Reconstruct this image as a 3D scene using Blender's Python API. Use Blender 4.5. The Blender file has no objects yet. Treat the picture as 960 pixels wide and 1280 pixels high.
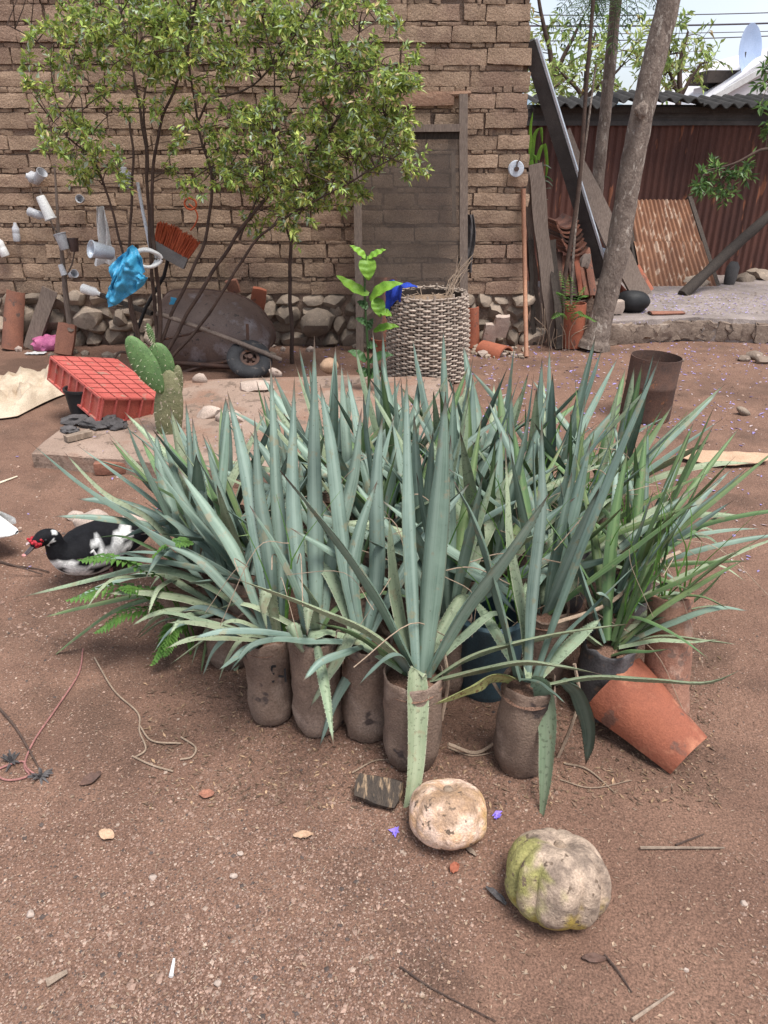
import bpy, bmesh, math, random
from mathutils import Vector as V, Matrix, noise
R = math.radians
rnd = random.Random(11)
U = rnd.uniform
scene = bpy.context.scene
COL = scene.collection

# ------------------------------------------------------------------ camera
CAMH, PITCH, FPX = 1.55, R(26.5), 924.0
cam_d = bpy.data.cameras.new('camera')
cam = bpy.data.objects.new('camera', cam_d); COL.objects.link(cam)
cam.location = (0, 0, CAMH); cam.rotation_euler = (R(90) - PITCH, 0, 0)
cam_d.sensor_fit = 'VERTICAL'; cam_d.sensor_height = 36.0; cam_d.lens = 36.0 * FPX / 1280.0
cam_d.clip_end = 2000; cam_d.clip_start = 0.02
scene.camera = cam

# ------------------------------------------------------------------ sky, sun, exposure
SUN_DIR = V((.24, -.26, .93)).normalized(); SUN_EL = math.asin(SUN_DIR.z); SUN_AZ = math.atan2(SUN_DIR.x, SUN_DIR.y)
world = bpy.data.worlds.new('World'); scene.world = world; world.use_nodes = True
wn, wl = world.node_tree.nodes, world.node_tree.links
wn.clear()
w_out = wn.new('ShaderNodeOutputWorld'); w_bg = wn.new('ShaderNodeBackground')
w_sky = wn.new('ShaderNodeTexSky'); w_sky.sky_type = 'NISHITA'; w_sky.sun_disc = False
w_sky.sun_elevation = SUN_EL; w_sky.sun_rotation = SUN_AZ; w_sky.dust_density = 2.5; w_sky.air_density = 1.0
w_tc = wn.new('ShaderNodeTexCoord'); w_no = wn.new('ShaderNodeTexNoise'); w_no.inputs['Scale'].default_value = 2.6
w_no.inputs['Detail'].default_value = 7.0
w_rp = wn.new('ShaderNodeValToRGB'); w_rp.color_ramp.elements[0].position = .38; w_rp.color_ramp.elements[1].position = .68
w_rp.color_ramp.elements[0].color = (.55, .55, .55, 1); w_rp.color_ramp.elements[1].color = (.92, .92, .92, 1)
w_mx = wn.new('ShaderNodeMix'); w_mx.data_type = 'RGBA'
w_mx.inputs[7].default_value = (5.2, 5.6, 6.2, 1)
wl.new(w_tc.outputs['Generated'], w_no.inputs['Vector']); wl.new(w_no.outputs['Fac'], w_rp.inputs['Fac'])
wl.new(w_rp.outputs['Color'], w_mx.inputs[0]); wl.new(w_sky.outputs['Color'], w_mx.inputs[6])
wl.new(w_mx.outputs[2], w_bg.inputs['Color']); wl.new(w_bg.outputs['Background'], w_out.inputs['Surface'])
w_bg.inputs['Strength'].default_value = 0.11
sun_d = bpy.data.lights.new('sun', 'SUN'); sun_d.energy = 3.0; sun_d.angle = R(26); sun_d.color = (1, .965, .91)
sun = bpy.data.objects.new('sun', sun_d); COL.objects.link(sun)
sdir = SUN_DIR
sun.location = sdir * 20; sun.rotation_euler = sdir.to_track_quat('Z', 'Y').to_euler()
vs = scene.view_settings
vs.view_transform = 'Standard'; vs.look = 'None'; vs.exposure = 0.82; vs.gamma = 1.0; vs.use_curve_mapping = False
scene.cycles.max_bounces = 6; scene.cycles.transparent_max_bounces = 8

# ------------------------------------------------------------------ pixel -> place
CAMP = V((0, 0, CAMH)); SP, CP = math.sin(PITCH), math.cos(PITCH)
def ray(x, y):
    a, b = (x - 480) / FPX, (640 - y) / FPX
    return V((a, CP + b * SP, -SP + b * CP))
def G(x, y, z=0.0):
    d = ray(x, y); return CAMP + d * ((z - CAMH) / d.z)
def W(x, y, Y):
    d = ray(x, y); return d * (Y / d.y) + CAMP
def ppm(p):
    return FPX / (p.y * CP + (CAMH - p.z) * SP)

# ------------------------------------------------------------------ mesh helpers
ORG = {}
def props(o, label=None, cat=None, group=None, kind=None):
    if label: o['label'] = label
    if cat: o['category'] = cat
    if cat and not kind and o.name.split('.')[0] in ('adobe_wall', 'concrete_slab', 'screen_door', 'steel_beam', 'dry_grass'): o['kind'] = 'thing'
    if group: o['group'] = group
    if kind: o['kind'] = kind
    return o
def thing(name, label, cat, loc, group=None):
    o = bpy.data.objects.new(name, None); COL.objects.link(o); o.empty_display_size = .1
    o.location = loc; ORG[o] = V(loc)
    return props(o, label, cat, group)
def place(mesh, name, parent, loc, rot=None, scale=(1, 1, 1)):
    o = bpy.data.objects.new(name, mesh); COL.objects.link(o); o.parent = parent
    o.location = V(loc) - ORG[parent]
    if rot is not None: o.rotation_euler = rot
    o.scale = scale
    return o
class MB:
    def __init__(s): s.v, s.f, s.uv, s.c = [], [], [], []
    def add(s, vs_, fs, uvs=None, col=None):
        k = len(s.v); s.v.extend(V(p) for p in vs_); s.f.extend([tuple(i + k for i in f) for f in fs])
        if uvs: s.uv.extend(uvs)
        if col is not None:
            if isinstance(col, list): s.c.extend(col)
            else: s.c.extend([col] * len(vs_))
        return k
    def box(s, c, size, M=None, col=None, taper=1.0):
        x, y, z = size[0] / 2, size[1] / 2, size[2] / 2
        M = M or Matrix.Identity(3)
        vs_ = []
        for sz in (-1, 1):
            k = taper if sz > 0 else 1
            for sx, sy in ((-1, -1), (1, -1), (1, 1), (-1, 1)):
                vs_.append(V(c) + M @ V((sx * x * k, sy * y * k, sz * z)))
        return s.add(vs_, [(3, 2, 1, 0), (4, 5, 6, 7), (0, 1, 5, 4), (1, 2, 6, 5), (2, 3, 7, 6), (3, 0, 4, 7)], col=col)
    def bar(s, a, b, w, h, up=V((0, 0, 1)), col=None, jit=0.0, segs=1):
        a, b = V(a), V(b); d = b - a; L = d.length; d.normalize()
        sx = d.cross(up)
        if sx.length < 1e-4: sx = d.cross(V((0, 1, 0)))
        sx.normalize(); sy = sx.cross(d)
        vs_, fs = [], []
        for i in range(segs + 1):
            p = a.lerp(b, i / segs)
            for q, r in ((-1, -1), (1, -1), (1, 1), (-1, 1)):
                vs_.append(p + sx * (q * w / 2 + U(-jit, jit)) + sy * (r * h / 2 + U(-jit, jit)))
        for i in range(segs):
            for j in range(4):
                fs.append((i * 4 + j, i * 4 + (j + 1) % 4, i * 4 + 4 + (j + 1) % 4, i * 4 + 4 + j))
        fs += [(3, 2, 1, 0), tuple(segs * 4 + j for j in range(4))]
        return s.add(vs_, fs, col=col)
    def tube(s, pts, rad, n=8, cap=True, col=None, wob=0.0, wsc=8.0):
        pts = [V(p) for p in pts]; m = len(pts)
        if not isinstance(rad, (list, tuple)): rad = [rad] * m
        ref = None; vs_, fs = [], []
        for i in range(m):
            t = (pts[min(i + 1, m - 1)] - pts[max(i - 1, 0)])
            t = t.normalized() if t.length > 1e-9 else V((0, 0, 1))
            if ref is None:
                ref = V((0, 1, 0)) if abs(t.y) < .8 else V((1, 0, 0))
            a = (ref - t * ref.dot(t)).normalized(); b = t.cross(a); ref = a
            for j in range(n):
                an = 2 * math.pi * j / n
                d = a * math.cos(an) + b * math.sin(an)
                r = rad[i]
                if wob: r *= 1 + wob * noise.noise((pts[i] + d * r) * wsc)
                vs_.append(pts[i] + d * r)
        for i in range(m - 1):
            for j in range(n):
                fs.append((i * n + j, i * n + (j + 1) % n, i * n + n + (j + 1) % n, i * n + n + j))
        if cap: fs += [tuple(range(n - 1, -1, -1)), tuple((m - 1) * n + j for j in range(n))]
        return s.add(vs_, fs, col=col)
    def lathe(s, c, prof, n=24, M=None, wob=0.0, wsc=10.0, col=None, seed=0.0, close=True):
        c = V(c); M = M or Matrix.Identity(3); vs_, fs = [], []
        for r, z in prof:
            for j in range(n):
                a = 2 * math.pi * j / n; p = V((r * math.cos(a), r * math.sin(a), z))
                if wob:
                    k = noise.noise(p * wsc + V((seed, seed * 1.7, 0)))
                    p = V((p.x * (1 + wob * k), p.y * (1 + wob * k), p.z))
                vs_.append(c + M @ p)
        m = len(prof)
        for i in range(m - 1):
            for j in range(n):
                fs.append((i * n + j, i * n + (j + 1) % n, i * n + n + (j + 1) % n, i * n + n + j))
        if close:
            if prof[0][0] > 1e-5: fs.append(tuple(range(n - 1, -1, -1)))
            if prof[-1][0] > 1e-5: fs.append(tuple((m - 1) * n + j for j in range(n)))
        return s.add(vs_, fs, col=col)
    def blob(s, c, size, sub=2, amp=.18, sc=1.6, M=None, col=None, seed=None, flat=None):
        bm = bmesh.new(); bmesh.ops.create_icosphere(bm, subdivisions=sub, radius=1.0)
        sd = V((U(0, 99), U(0, 99), U(0, 99))) if seed is None else V((seed, seed * 2.3, 1))
        M = M or Matrix.Identity(3); c = V(c); vs_ = []
        for v in bm.verts:
            p = v.co * (1 + amp * noise.noise(v.co * sc + sd) + amp * .4 * noise.noise(v.co * sc * 2.7 + sd))
            if flat is not None and p.z < flat: p.z = flat + (p.z - flat) * .15
            vs_.append(c + M @ V((p.x * size[0], p.y * size[1], p.z * size[2])))
        fs = [tuple(v.index for v in f.verts) for f in bm.faces]; bm.free()
        return s.add(vs_, fs, col=col)
    def rock(s, c, size, sub=2, cuts=9, M=None, col=None):
        bm = bmesh.new(); bmesh.ops.create_icosphere(bm, subdivisions=sub, radius=1.0); M = M or Matrix.Identity(3); c = V(c)
        pl_ = [(V((rnd.gauss(0, 1), rnd.gauss(0, 1), rnd.gauss(0, 1))).normalized(), U(.55, .85)) for _ in range(cuts)]; sd = U(0, 99); vs_ = []
        for v in bm.verts:
            p = v.co.copy()
            for n, d in pl_:
                k = p.dot(n)
                if k > d: p -= n * (k - d)
            p *= 1.15 + .12 * noise.noise(p * 2.2 + V((sd, 0, 0)))
            vs_.append(c + M @ V((p.x * size[0], p.y * size[1], p.z * size[2])))
        fs = [tuple(v.index for v in f.verts) for f in bm.faces]; bm.free()
        return s.add(vs_, fs, col=col)
    def grid(s, fn, nu, nv, col=None, uv=False):
        vs_, fs, uvs = [], [], []
        for i in range(nu + 1):
            for j in range(nv + 1):
                vs_.append(fn(i / nu, j / nv)); uvs.append((i / nu, j / nv))
        for i in range(nu):
            for j in range(nv):
                a = i * (nv + 1) + j; fs.append((a, a + nv + 1, a + nv + 2, a + 1))
        return s.add(vs_, fs, uvs if uv else None, col)
    def shell(s, fn, nu, nv, th, col=None):
        """a sheet with real thickness: fn(u,v) -> point"""
        P = [[V(fn(i / nu, j / nv)) for j in range(nv + 1)] for i in range(nu + 1)]
        top, bot = [], []
        for i in range(nu + 1):
            for j in range(nv + 1):
                a = P[min(i + 1, nu)][j] - P[max(i - 1, 0)][j]; b = P[i][min(j + 1, nv)] - P[i][max(j - 1, 0)]
                n = a.cross(b); n = n.normalized() if n.length > 1e-12 else V((0, 0, 1))
                top.append(P[i][j] + n * th / 2); bot.append(P[i][j] - n * th / 2)
        K = len(top); fs = []; w = nv + 1
        for i in range(nu):
            for j in range(nv):
                a = i * w + j; fs.append((a, a + w, a + w + 1, a + 1)); fs.append((K + a + 1, K + a + w + 1, K + a + w, K + a))
        for i in range(nu):
            a = i * w; fs.append((a + w, a, K + a, K + a + w)); a = i * w + nv; fs.append((a, a + w, K + a + w, K + a))
        for j in range(nv):
            fs.append((j, j + 1, K + j + 1, K + j)); a = nu * w + j; fs.append((a + 1, a, K + a, K + a + 1))
        return s.add(top + bot, fs, col=col)
    def mesh(s, name, mat, origin=V((0, 0, 0)), smooth=True, sharp=None):
        me = bpy.data.meshes.new(name)
        me.from_pydata([tuple(p - origin) for p in s.v], [], s.f)
        if smooth: me.polygons.foreach_set('use_smooth', [True] * len(me.polygons))
        if sharp: me.update(); me.set_sharp_from_angle(angle=sharp)
        if s.uv and len(s.uv) == len(s.v):
            l = me.uv_layers.new(name='UVMap')
            vi = [0] * len(me.loops); me.loops.foreach_get('vertex_index', vi)
            flat = []
            for i in vi: flat.extend(s.uv[i])
            l.data.foreach_set('uv', flat)
        if s.c and len(s.c) == len(s.v):
            a = me.color_attributes.new('Col', 'FLOAT_COLOR', 'POINT')
            flat = []
            for c in s.c: flat.extend((c[0], c[1], c[2], 1.0))
            a.data.foreach_set('color', flat)
        if mat: me.materials.append(mat)
        me.update()
        return me
    def build(s, name, mat, parent=None, smooth=True, origin=None, sharp=None, **kw):
        if smooth and sharp is None: sharp = R(52)
        if parent is not None: origin = ORG[parent]
        elif origin is None:
            n = len(s.v); zs = min(p.z for p in s.v)
            origin = V((sum(p.x for p in s.v) / n, sum(p.y for p in s.v) / n, zs))
        o = bpy.data.objects.new(name, s.mesh(name, mat, origin, smooth, sharp)); COL.objects.link(o)
        if parent is not None: o.parent = parent
        else: o.location = origin
        ORG[o] = V(origin)
        props(o, **kw)
        return o
def spline(pts, n):
    """Catmull-Rom resampling of a list of vectors"""
    P = [V(p) for p in pts]
    if len(P) == 2: return [P[0].lerp(P[1], i / n) for i in range(n + 1)]
    P = [P[0] * 2 - P[1]] + P + [P[-1] * 2 - P[-2]]
    L = len(P) - 3; out = []
    for i in range(n + 1):
        t = i / n * L; k = min(int(t), L - 1); t -= k
        a, b, c, d = P[k:k + 4]
        out.append(.5 * ((2 * b) + (c - a) * t + (2 * a - 5 * b + 4 * c - d) * t * t + (3 * b - a - 3 * c + d) * t ** 3))
    return out
def frame(x, z):
    """matrix with columns x, y, z from an x axis and a z hint"""
    x = V(x).normalized(); z = V(z); z = (z - x * z.dot(x)).normalized(); y = z.cross(x)
    return Matrix((x, y, z)).transposed()
def pxline(pts, Y0, Y1=None):
    Y1 = Y0 if Y1 is None else Y1
    n = len(pts) - 1
    return [W(x, y, Y0 + (Y1 - Y0) * i / max(n, 1)) for i, (x, y) in enumerate(pts)]

# ------------------------------------------------------------------ materials
def mat(name, c1, c2=None, scale=6, rough=.85, bump=.3, bscale=60, spots=None, sscale=30, sthr=.62, rand=.12, metal=0.0,
        spec=.3, detail=6, stretch=(1, 1, 1), vcol=False, trans=0.0, alpha=None, patch=None, pscale=2.0, pthr=.55, dist=.01, fine=.22, fscale=170):
    m = bpy.data.materials.new(name); m.use_nodes = True
    nt = m.node_tree; N, L = nt.nodes, nt.links; N.clear()
    out = N.new('ShaderNodeOutputMaterial'); b = N.new('ShaderNodeBsdfPrincipled')
    b.inputs['Roughness'].default_value = rough; b.inputs['Metallic'].default_value = metal
    b.inputs['Specular IOR Level'].default_value = spec
    geo = N.new('ShaderNodeNewGeometry'); mp = N.new('ShaderNodeMapping'); mp.inputs['Scale'].default_value = stretch
    L.new(geo.outputs['Position'], mp.inputs['Vector']); pos = mp.outputs['Vector']
    def nz(sc, det=detail, rg=.6):
        n = N.new('ShaderNodeTexNoise'); n.inputs['Scale'].default_value = sc; n.inputs['Detail'].default_value = det
        n.inputs['Roughness'].default_value = rg; L.new(pos, n.inputs['Vector']); return n.outputs['Fac']
    def mix(f, a, c, mode='MIX'):
        x = N.new('ShaderNodeMix'); x.data_type = 'RGBA'; x.blend_type = mode
        if isinstance(f, float): x.inputs[0].default_value = f
        else: L.new(f, x.inputs[0])
        for i, q in ((6, a), (7, c)):
            if isinstance(q, tuple): x.inputs[i].default_value = (*q, 1)
            else: L.new(q, x.inputs[i])
        return x.outputs[2]
    def rng(f, lo, hi):
        r = N.new('ShaderNodeMapRange'); r.inputs[1].default_value = lo; r.inputs[2].default_value = hi
        L.new(f, r.inputs[0]); return r.outputs[0]
    if vcol:
        a = N.new('ShaderNodeVertexColor'); a.layer_name = 'Col'; base = a.outputs['Color']
        c = mix(rng(nz(scale), .3, .7), (.72, .72, .72), (1.25, 1.25, 1.25)); base = mix(1.0, base, c, 'MULTIPLY')
    else:
        c2 = c2 or tuple(q * .7 for q in c1)
        base = mix(rng(nz(scale), .33, .67), c1, c2)
    if patch: base = mix(rng(nz(pscale), pthr, pthr + .1), base, patch)
    if spots: base = mix(rng(nz(sscale, 3), sthr, sthr + .05), base, spots)
    if fine: base = mix(1.0, base, mix(rng(nz(fscale, 4, .7), .3, .7), (1 - fine * 1.5,) * 3, (1 + fine * 1.2,) * 3), 'MULTIPLY')
    if rand:
        oi = N.new('ShaderNodeObjectInfo'); hs = N.new('ShaderNodeHueSaturation')
        r = N.new('ShaderNodeMapRange'); r.inputs[3].default_value = 1 - rand; r.inputs[4].default_value = 1 + rand
        L.new(oi.outputs['Random'], r.inputs[0]); L.new(r.outputs[0], hs.inputs['Value']); L.new(base, hs.inputs['Color'])
        base = hs.outputs['Color']
    L.new(base, b.inputs['Base Color'])
    if bump:
        bp = N.new('ShaderNodeBump'); bp.inputs['Strength'].default_value = bump; bp.inputs['Distance'].default_value = dist
        L.new(nz(bscale, 8, .65), bp.inputs['Height']); L.new(bp.outputs['Normal'], b.inputs['Normal'])
    sh = b.outputs['BSDF']
    if trans:
        t = N.new('ShaderNodeBsdfTranslucent'); L.new(base, t.inputs['Color'])
        mxs = N.new('ShaderNodeMixShader'); mxs.inputs[0].default_value = trans
        L.new(sh, mxs.inputs[1]); L.new(t.outputs[0], mxs.inputs[2]); sh = mxs.outputs[0]
    if alpha is not None:
        t = N.new('ShaderNodeBsdfTransparent'); mxs = N.new('ShaderNodeMixShader'); mxs.inputs[0].default_value = alpha
        L.new(t.outputs[0], mxs.inputs[1]); L.new(sh, mxs.inputs[2]); sh = mxs.outputs[0]
    L.new(sh, out.inputs['Surface'])
    return m

M = {}
M['soil'] = mat('soil', (.238, .137, .096), (.165, .092, .065), 4.0, .95, 1.0, 60, (.34, .235, .18), 130, .66, 0, patch=(.135, .078, .055), pscale=1.5, pthr=.52, dist=.014, fine=.45, fscale=210)
M['pebble'] = mat('pebble', (.32, .21, .165), (.22, .14, .11), 14, .9, .2, vcol=True, rand=0)
M['litter'] = mat('litter', (.2, .15, .1), None, 20, .85, .1, vcol=True, rand=0, trans=.1)
M['adobe'] = mat('adobe', (.39, .272, .192), (.285, .195, .135), 8, .95, .6, 55, (.46, .36, .3), 90, .66, .15, patch=(.28, .185, .135), pscale=1.6, pthr=.5, dist=.02, fine=.3, fscale=120)
M['mortar'] = mat('mortar', (.28, .195, .148), (.19, .13, .1), 9, .95, 1.0, 34, rand=0, dist=.03)
M['stone'] = mat('stone', (.34, .265, .205), (.215, .17, .135), 7, .9, .9, 30, (.37, .29, .22), 20, .62, .3)
M['palestone'] = mat('palestone', (.47, .37, .31), (.34, .27, .23), 12, .9, .5, 40, (.2, .15, .12), 25, .68, .12)
M['terra'] = mat('terra', (.36, .118, .066), (.25, .082, .05), 7, .8, .4, 80, (.17, .08, .058), 12, .62, .12, patch=(.42, .17, .1), pscale=7, pthr=.58, fine=.14, fscale=200)
M['tile_dust'] = mat('tile_dust', (.40, .215, .15), (.30, .15, .105), 9, .88, .5, 60, (.22, .14, .11), 16, .6, .1, patch=(.46, .3, .23), pscale=10, pthr=.56)
M['tile_old'] = mat('tile_old', (.30, .13, .085), (.2, .095, .068), 9, .9, .4, 60, (.13, .085, .07), 14, .6, .22)
M['lintel'] = mat('lintel', (.36, .215, .145), (.28, .165, .115), 9, .95, .9, 40, (.4, .28, .2), 40, .62, .1)
M['brick'] = mat('brick', (.30, .135, .09), (.22, .1, .07), 14, .9, .5, 60, rand=.15)
M['concrete'] = mat('concrete', (.34, .245, .195), (.25, .175, .135), 3, .92, .8, 50, (.19, .135, .105), 9, .58, 0, patch=(.255, .155, .112), pscale=2.6, pthr=.49)
M['plinth'] = mat('plinth', (.27, .205, .16), (.17, .125, .1), 6, .92, 1.0, 30, (.36, .29, .24), 8, .62, 0)
M['plinth_top'] = mat('plinth_top', (.30, .25, .23), (.19, .155, .14), 4, .85, .8, 40, (.36, .3, .44), 26, .64, 0)
M['wood'] = mat('wood', (.215, .165, .135), (.12, .09, .075), 22, .85, .4, 60, stretch=(6, 6, .7), rand=.2)
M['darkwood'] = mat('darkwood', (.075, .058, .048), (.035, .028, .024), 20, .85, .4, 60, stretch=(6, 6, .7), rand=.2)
M['palewood'] = mat('palewood', (.34, .26, .2), (.2, .15, .115), 18, .85, .4, 60, stretch=(3, 3, 1), rand=.1)
M['bark'] = mat('bark', (.26, .205, .17), (.135, .102, .085), 16, .92, 1.0, 30, (.34, .29, .25), 26, .6, .12, stretch=(1, 1, .5), dist=.035)
M['twig'] = mat('twig', (.10, .065, .05), (.055, .036, .03), 14, .9, .4, 60, rand=.1)
M['bamboo'] = mat('bamboo', (.40, .2, .12), (.24, .12, .08), 10, .6, .2, 60, stretch=(1, 1, .4))
M['leaf'] = mat('leaf', (.1, .15, .04), None, 30, .42, 0, vcol=True, rand=0, spec=.5, trans=.3, fine=0)
M['rust'] = mat('rust', (.135, .072, .052), (.07, .045, .038), 7, .75, .35, 60, (.2, .09, .05), 18, .62, .1, spec=.35)
M['barrow'] = mat('barrow', (.17, .115, .095), (.1, .06, .048), 4, .5, .25, 60, (.05, .035, .03), 26, .62, 0, spec=.5, patch=(.24, .2, .2), pscale=4, pthr=.55)
M['fence'] = mat('fence', (.135, .055, .04), (.068, .03, .025), 3, .7, .2, 40, (.26, .1, .055), 6, .62, .12, stretch=(1.5, 1.5, .35), spec=.35)
M['sheet'] = mat('sheet', (.33, .165, .095), (.22, .11, .07), 4, .65, .25, 60, (.5, .36, .27), 7, .56, .1, stretch=(2, 2, .7), spec=.4)
M['tin'] = mat('tin', (.10, .092, .088), (.055, .05, .05), 6, .7, .3, 40, rand=.15)
M['roofing'] = mat('roofing', (.05, .046, .044), (.03, .028, .027), 6, .9, .3, 40, rand=0, spec=.1)
M['galv'] = mat('galv', (.66, .71, .78), (.5, .54, .6), 8, .45, .1, 60, metal=.3)
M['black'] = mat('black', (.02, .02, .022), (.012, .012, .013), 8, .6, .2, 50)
M['rubber'] = mat('rubber', (.06, .06, .064), (.035, .034, .036), 14, .8, .3, 60, (.13, .11, .1), 20, .6)
M['white'] = mat('white', (.72, .72, .71), (.58, .57, .56), 9, .5, .15, 40, spec=.4)
M['milky'] = mat('milky', (.62, .63, .66), (.5, .5, .53), 9, .35, .1, 40, spec=.5, trans=.25)
M['brownplastic'] = mat('brownplastic', (.075, .045, .04), (.05, .032, .03), 9, .4, .1, 40, spec=.5)
M['bluebag'] = mat('bluebag', (.08, .43, .68), (.05, .34, .58), 7, .42, .3, 30, spec=.5, trans=.2)
M['bluecloth'] = mat('bluecloth', (.02, .06, .42), (.012, .03, .24), 12, .85, .4, 60)
M['pinkbag'] = mat('pinkbag', (.55, .16, .3), (.38, .09, .2), 20, .5, .3, 40)
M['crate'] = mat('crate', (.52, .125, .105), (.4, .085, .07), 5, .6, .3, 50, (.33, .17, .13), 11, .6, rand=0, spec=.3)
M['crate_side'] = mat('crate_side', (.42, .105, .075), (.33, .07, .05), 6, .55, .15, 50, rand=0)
M['orange'] = mat('orange', (.52, .115, .045), (.36, .07, .03), 30, .7, .2, 80)
M['greyplastic'] = mat('greyplastic', (.2, .19, .185), (.13, .125, .12), 8, .6, .2, 40)
M['rag'] = mat('rag', (.11, .1, .1), (.06, .055, .055), 16, .9, .5, 50, rand=.2)
M['canvas'] = mat('canvas', (.56, .46, .35), (.4, .31, .225), 5, .7, .4, 18, (.36, .26, .18), 4, .62, 0, spec=.4)
M['card'] = mat('card', (.50, .33, .22), (.4, .26, .17), 10, .85, .2, 60)
M['char'] = mat('char', (.045, .037, .032), (.09, .068, .052), 20, .9, .6, 60, stretch=(5, 1.2, 1.2), rand=0, patch=(.42, .29, .18), pscale=9, pthr=.5)
M['jute'] = mat('jute', (.265, .185, .14), (.17, .117, .09), 9, .92, 1.0, 150, (.085, .062, .055), 11, .62, .15, dist=.006, patch=(.3, .22, .175), pscale=6, pthr=.56)
M['greybag'] = mat('greybag', (.14, .13, .135), (.09, .082, .082), 9, .75, .4, 60, (.2, .14, .11), 13, .6)
M['pail'] = mat('pail', (.045, .085, .105), (.028, .055, .07), 10, .5, .15, 50, spec=.5)
M['cactus'] = mat('cactus', (.115, .2, .07), (.075, .135, .05), 12, .6, .35, 30, (.17, .24, .12), 30, .64, .08)
M['cactus_old'] = mat('cactus_old', (.2, .19, .105), (.11, .12, .06), 16, .85, .7, 35, (.3, .25, .18), 30, .6)
M['spine'] = mat('spine', (.72, .66, .52), (.6, .52, .38), 10, .6, 0)
M['lime'] = mat('lime', (.24, .42, .05), (.15, .31, .04), 12, .45, .1, 40, trans=.35, rand=.2)
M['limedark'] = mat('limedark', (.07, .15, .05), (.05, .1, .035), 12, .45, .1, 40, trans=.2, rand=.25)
M['fern'] = mat('fern', (.15, .29, .06), (.09, .2, .045), 20, .6, 0, trans=.3, rand=.15)
M['basket'] = mat('basket', (.46, .38, .315), (.24, .185, .15), 24, .85, .4, 80, rand=.22)
M['straw'] = mat('straw', (.3, .21, .14), (.14, .095, .065), 40, .95, 1.0, 60, rand=0)
M['mesh_wire'] = mat('mesh_wire', (.19, .15, .125), (.12, .098, .085), 4, .6, 0)
M['pumpkin_c'] = mat('pumpkin_c', (.5, .4, .3), None, 22, .78, .75, 70, (.15, .105, .075), 42, .615, 0, vcol=True, fine=.24, fscale=200)
M['pumpkin_a'] = mat('pumpkin_a', (.60, .40, .27), (.47, .285, .165), 12, .75, .8, 50, (.2, .11, .06), 40, .63, 0, patch=(.64, .53, .43), pscale=9, pthr=.47)
M['pumpkin_b'] = mat('pumpkin_b', (.42, .33, .25), (.21, .16, .125), 16, .75, .9, 45, (.12, .095, .08), 34, .6, 0, patch=(.35, .31, .06), pscale=8, pthr=.52)
M['feather'] = mat('feather', (.02, .02, .02), None, 40, .75, .6, 120, vcol=True, rand=0, spec=.15, dist=.004)
M['caruncle'] = mat('caruncle', (.5, .03, .045), (.28, .012, .02), 60, .45, .5, 120, rand=0)
M['bill'] = mat('bill', (.5, .24, .22), (.4, .16, .15), 22, .4, 0, rand=0)
M['bill_dark'] = mat('bill_dark', (.06, .045, .045), (.03, .025, .025), 22, .4, 0, rand=0)
M['dry'] = mat('dry', (.36, .27, .2), (.25, .18, .13), 20, .9, .3, 60, rand=.2)
M['pinkstring'] = mat('pinkstring', (.34, .155, .14), (.22, .1, .09), 30, .85, .2, 80)
M['plaster'] = mat('plaster', (.66, .64, .66), (.55, .53, .55), 2, .9, .2, 30, (.4, .38, .38), 3, .66, 0)
M['dish'] = mat('dish', (.36, .44, .6), (.3, .38, .54), 4, .5, .05, 30)
M['cable'] = mat('cable', (.08, .07, .09), None, 4, .7, 0)
M['hill'] = mat('hill', (.16, .21, .26), (.12, .17, .2), .05, .95, 0, rand=0)

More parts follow.
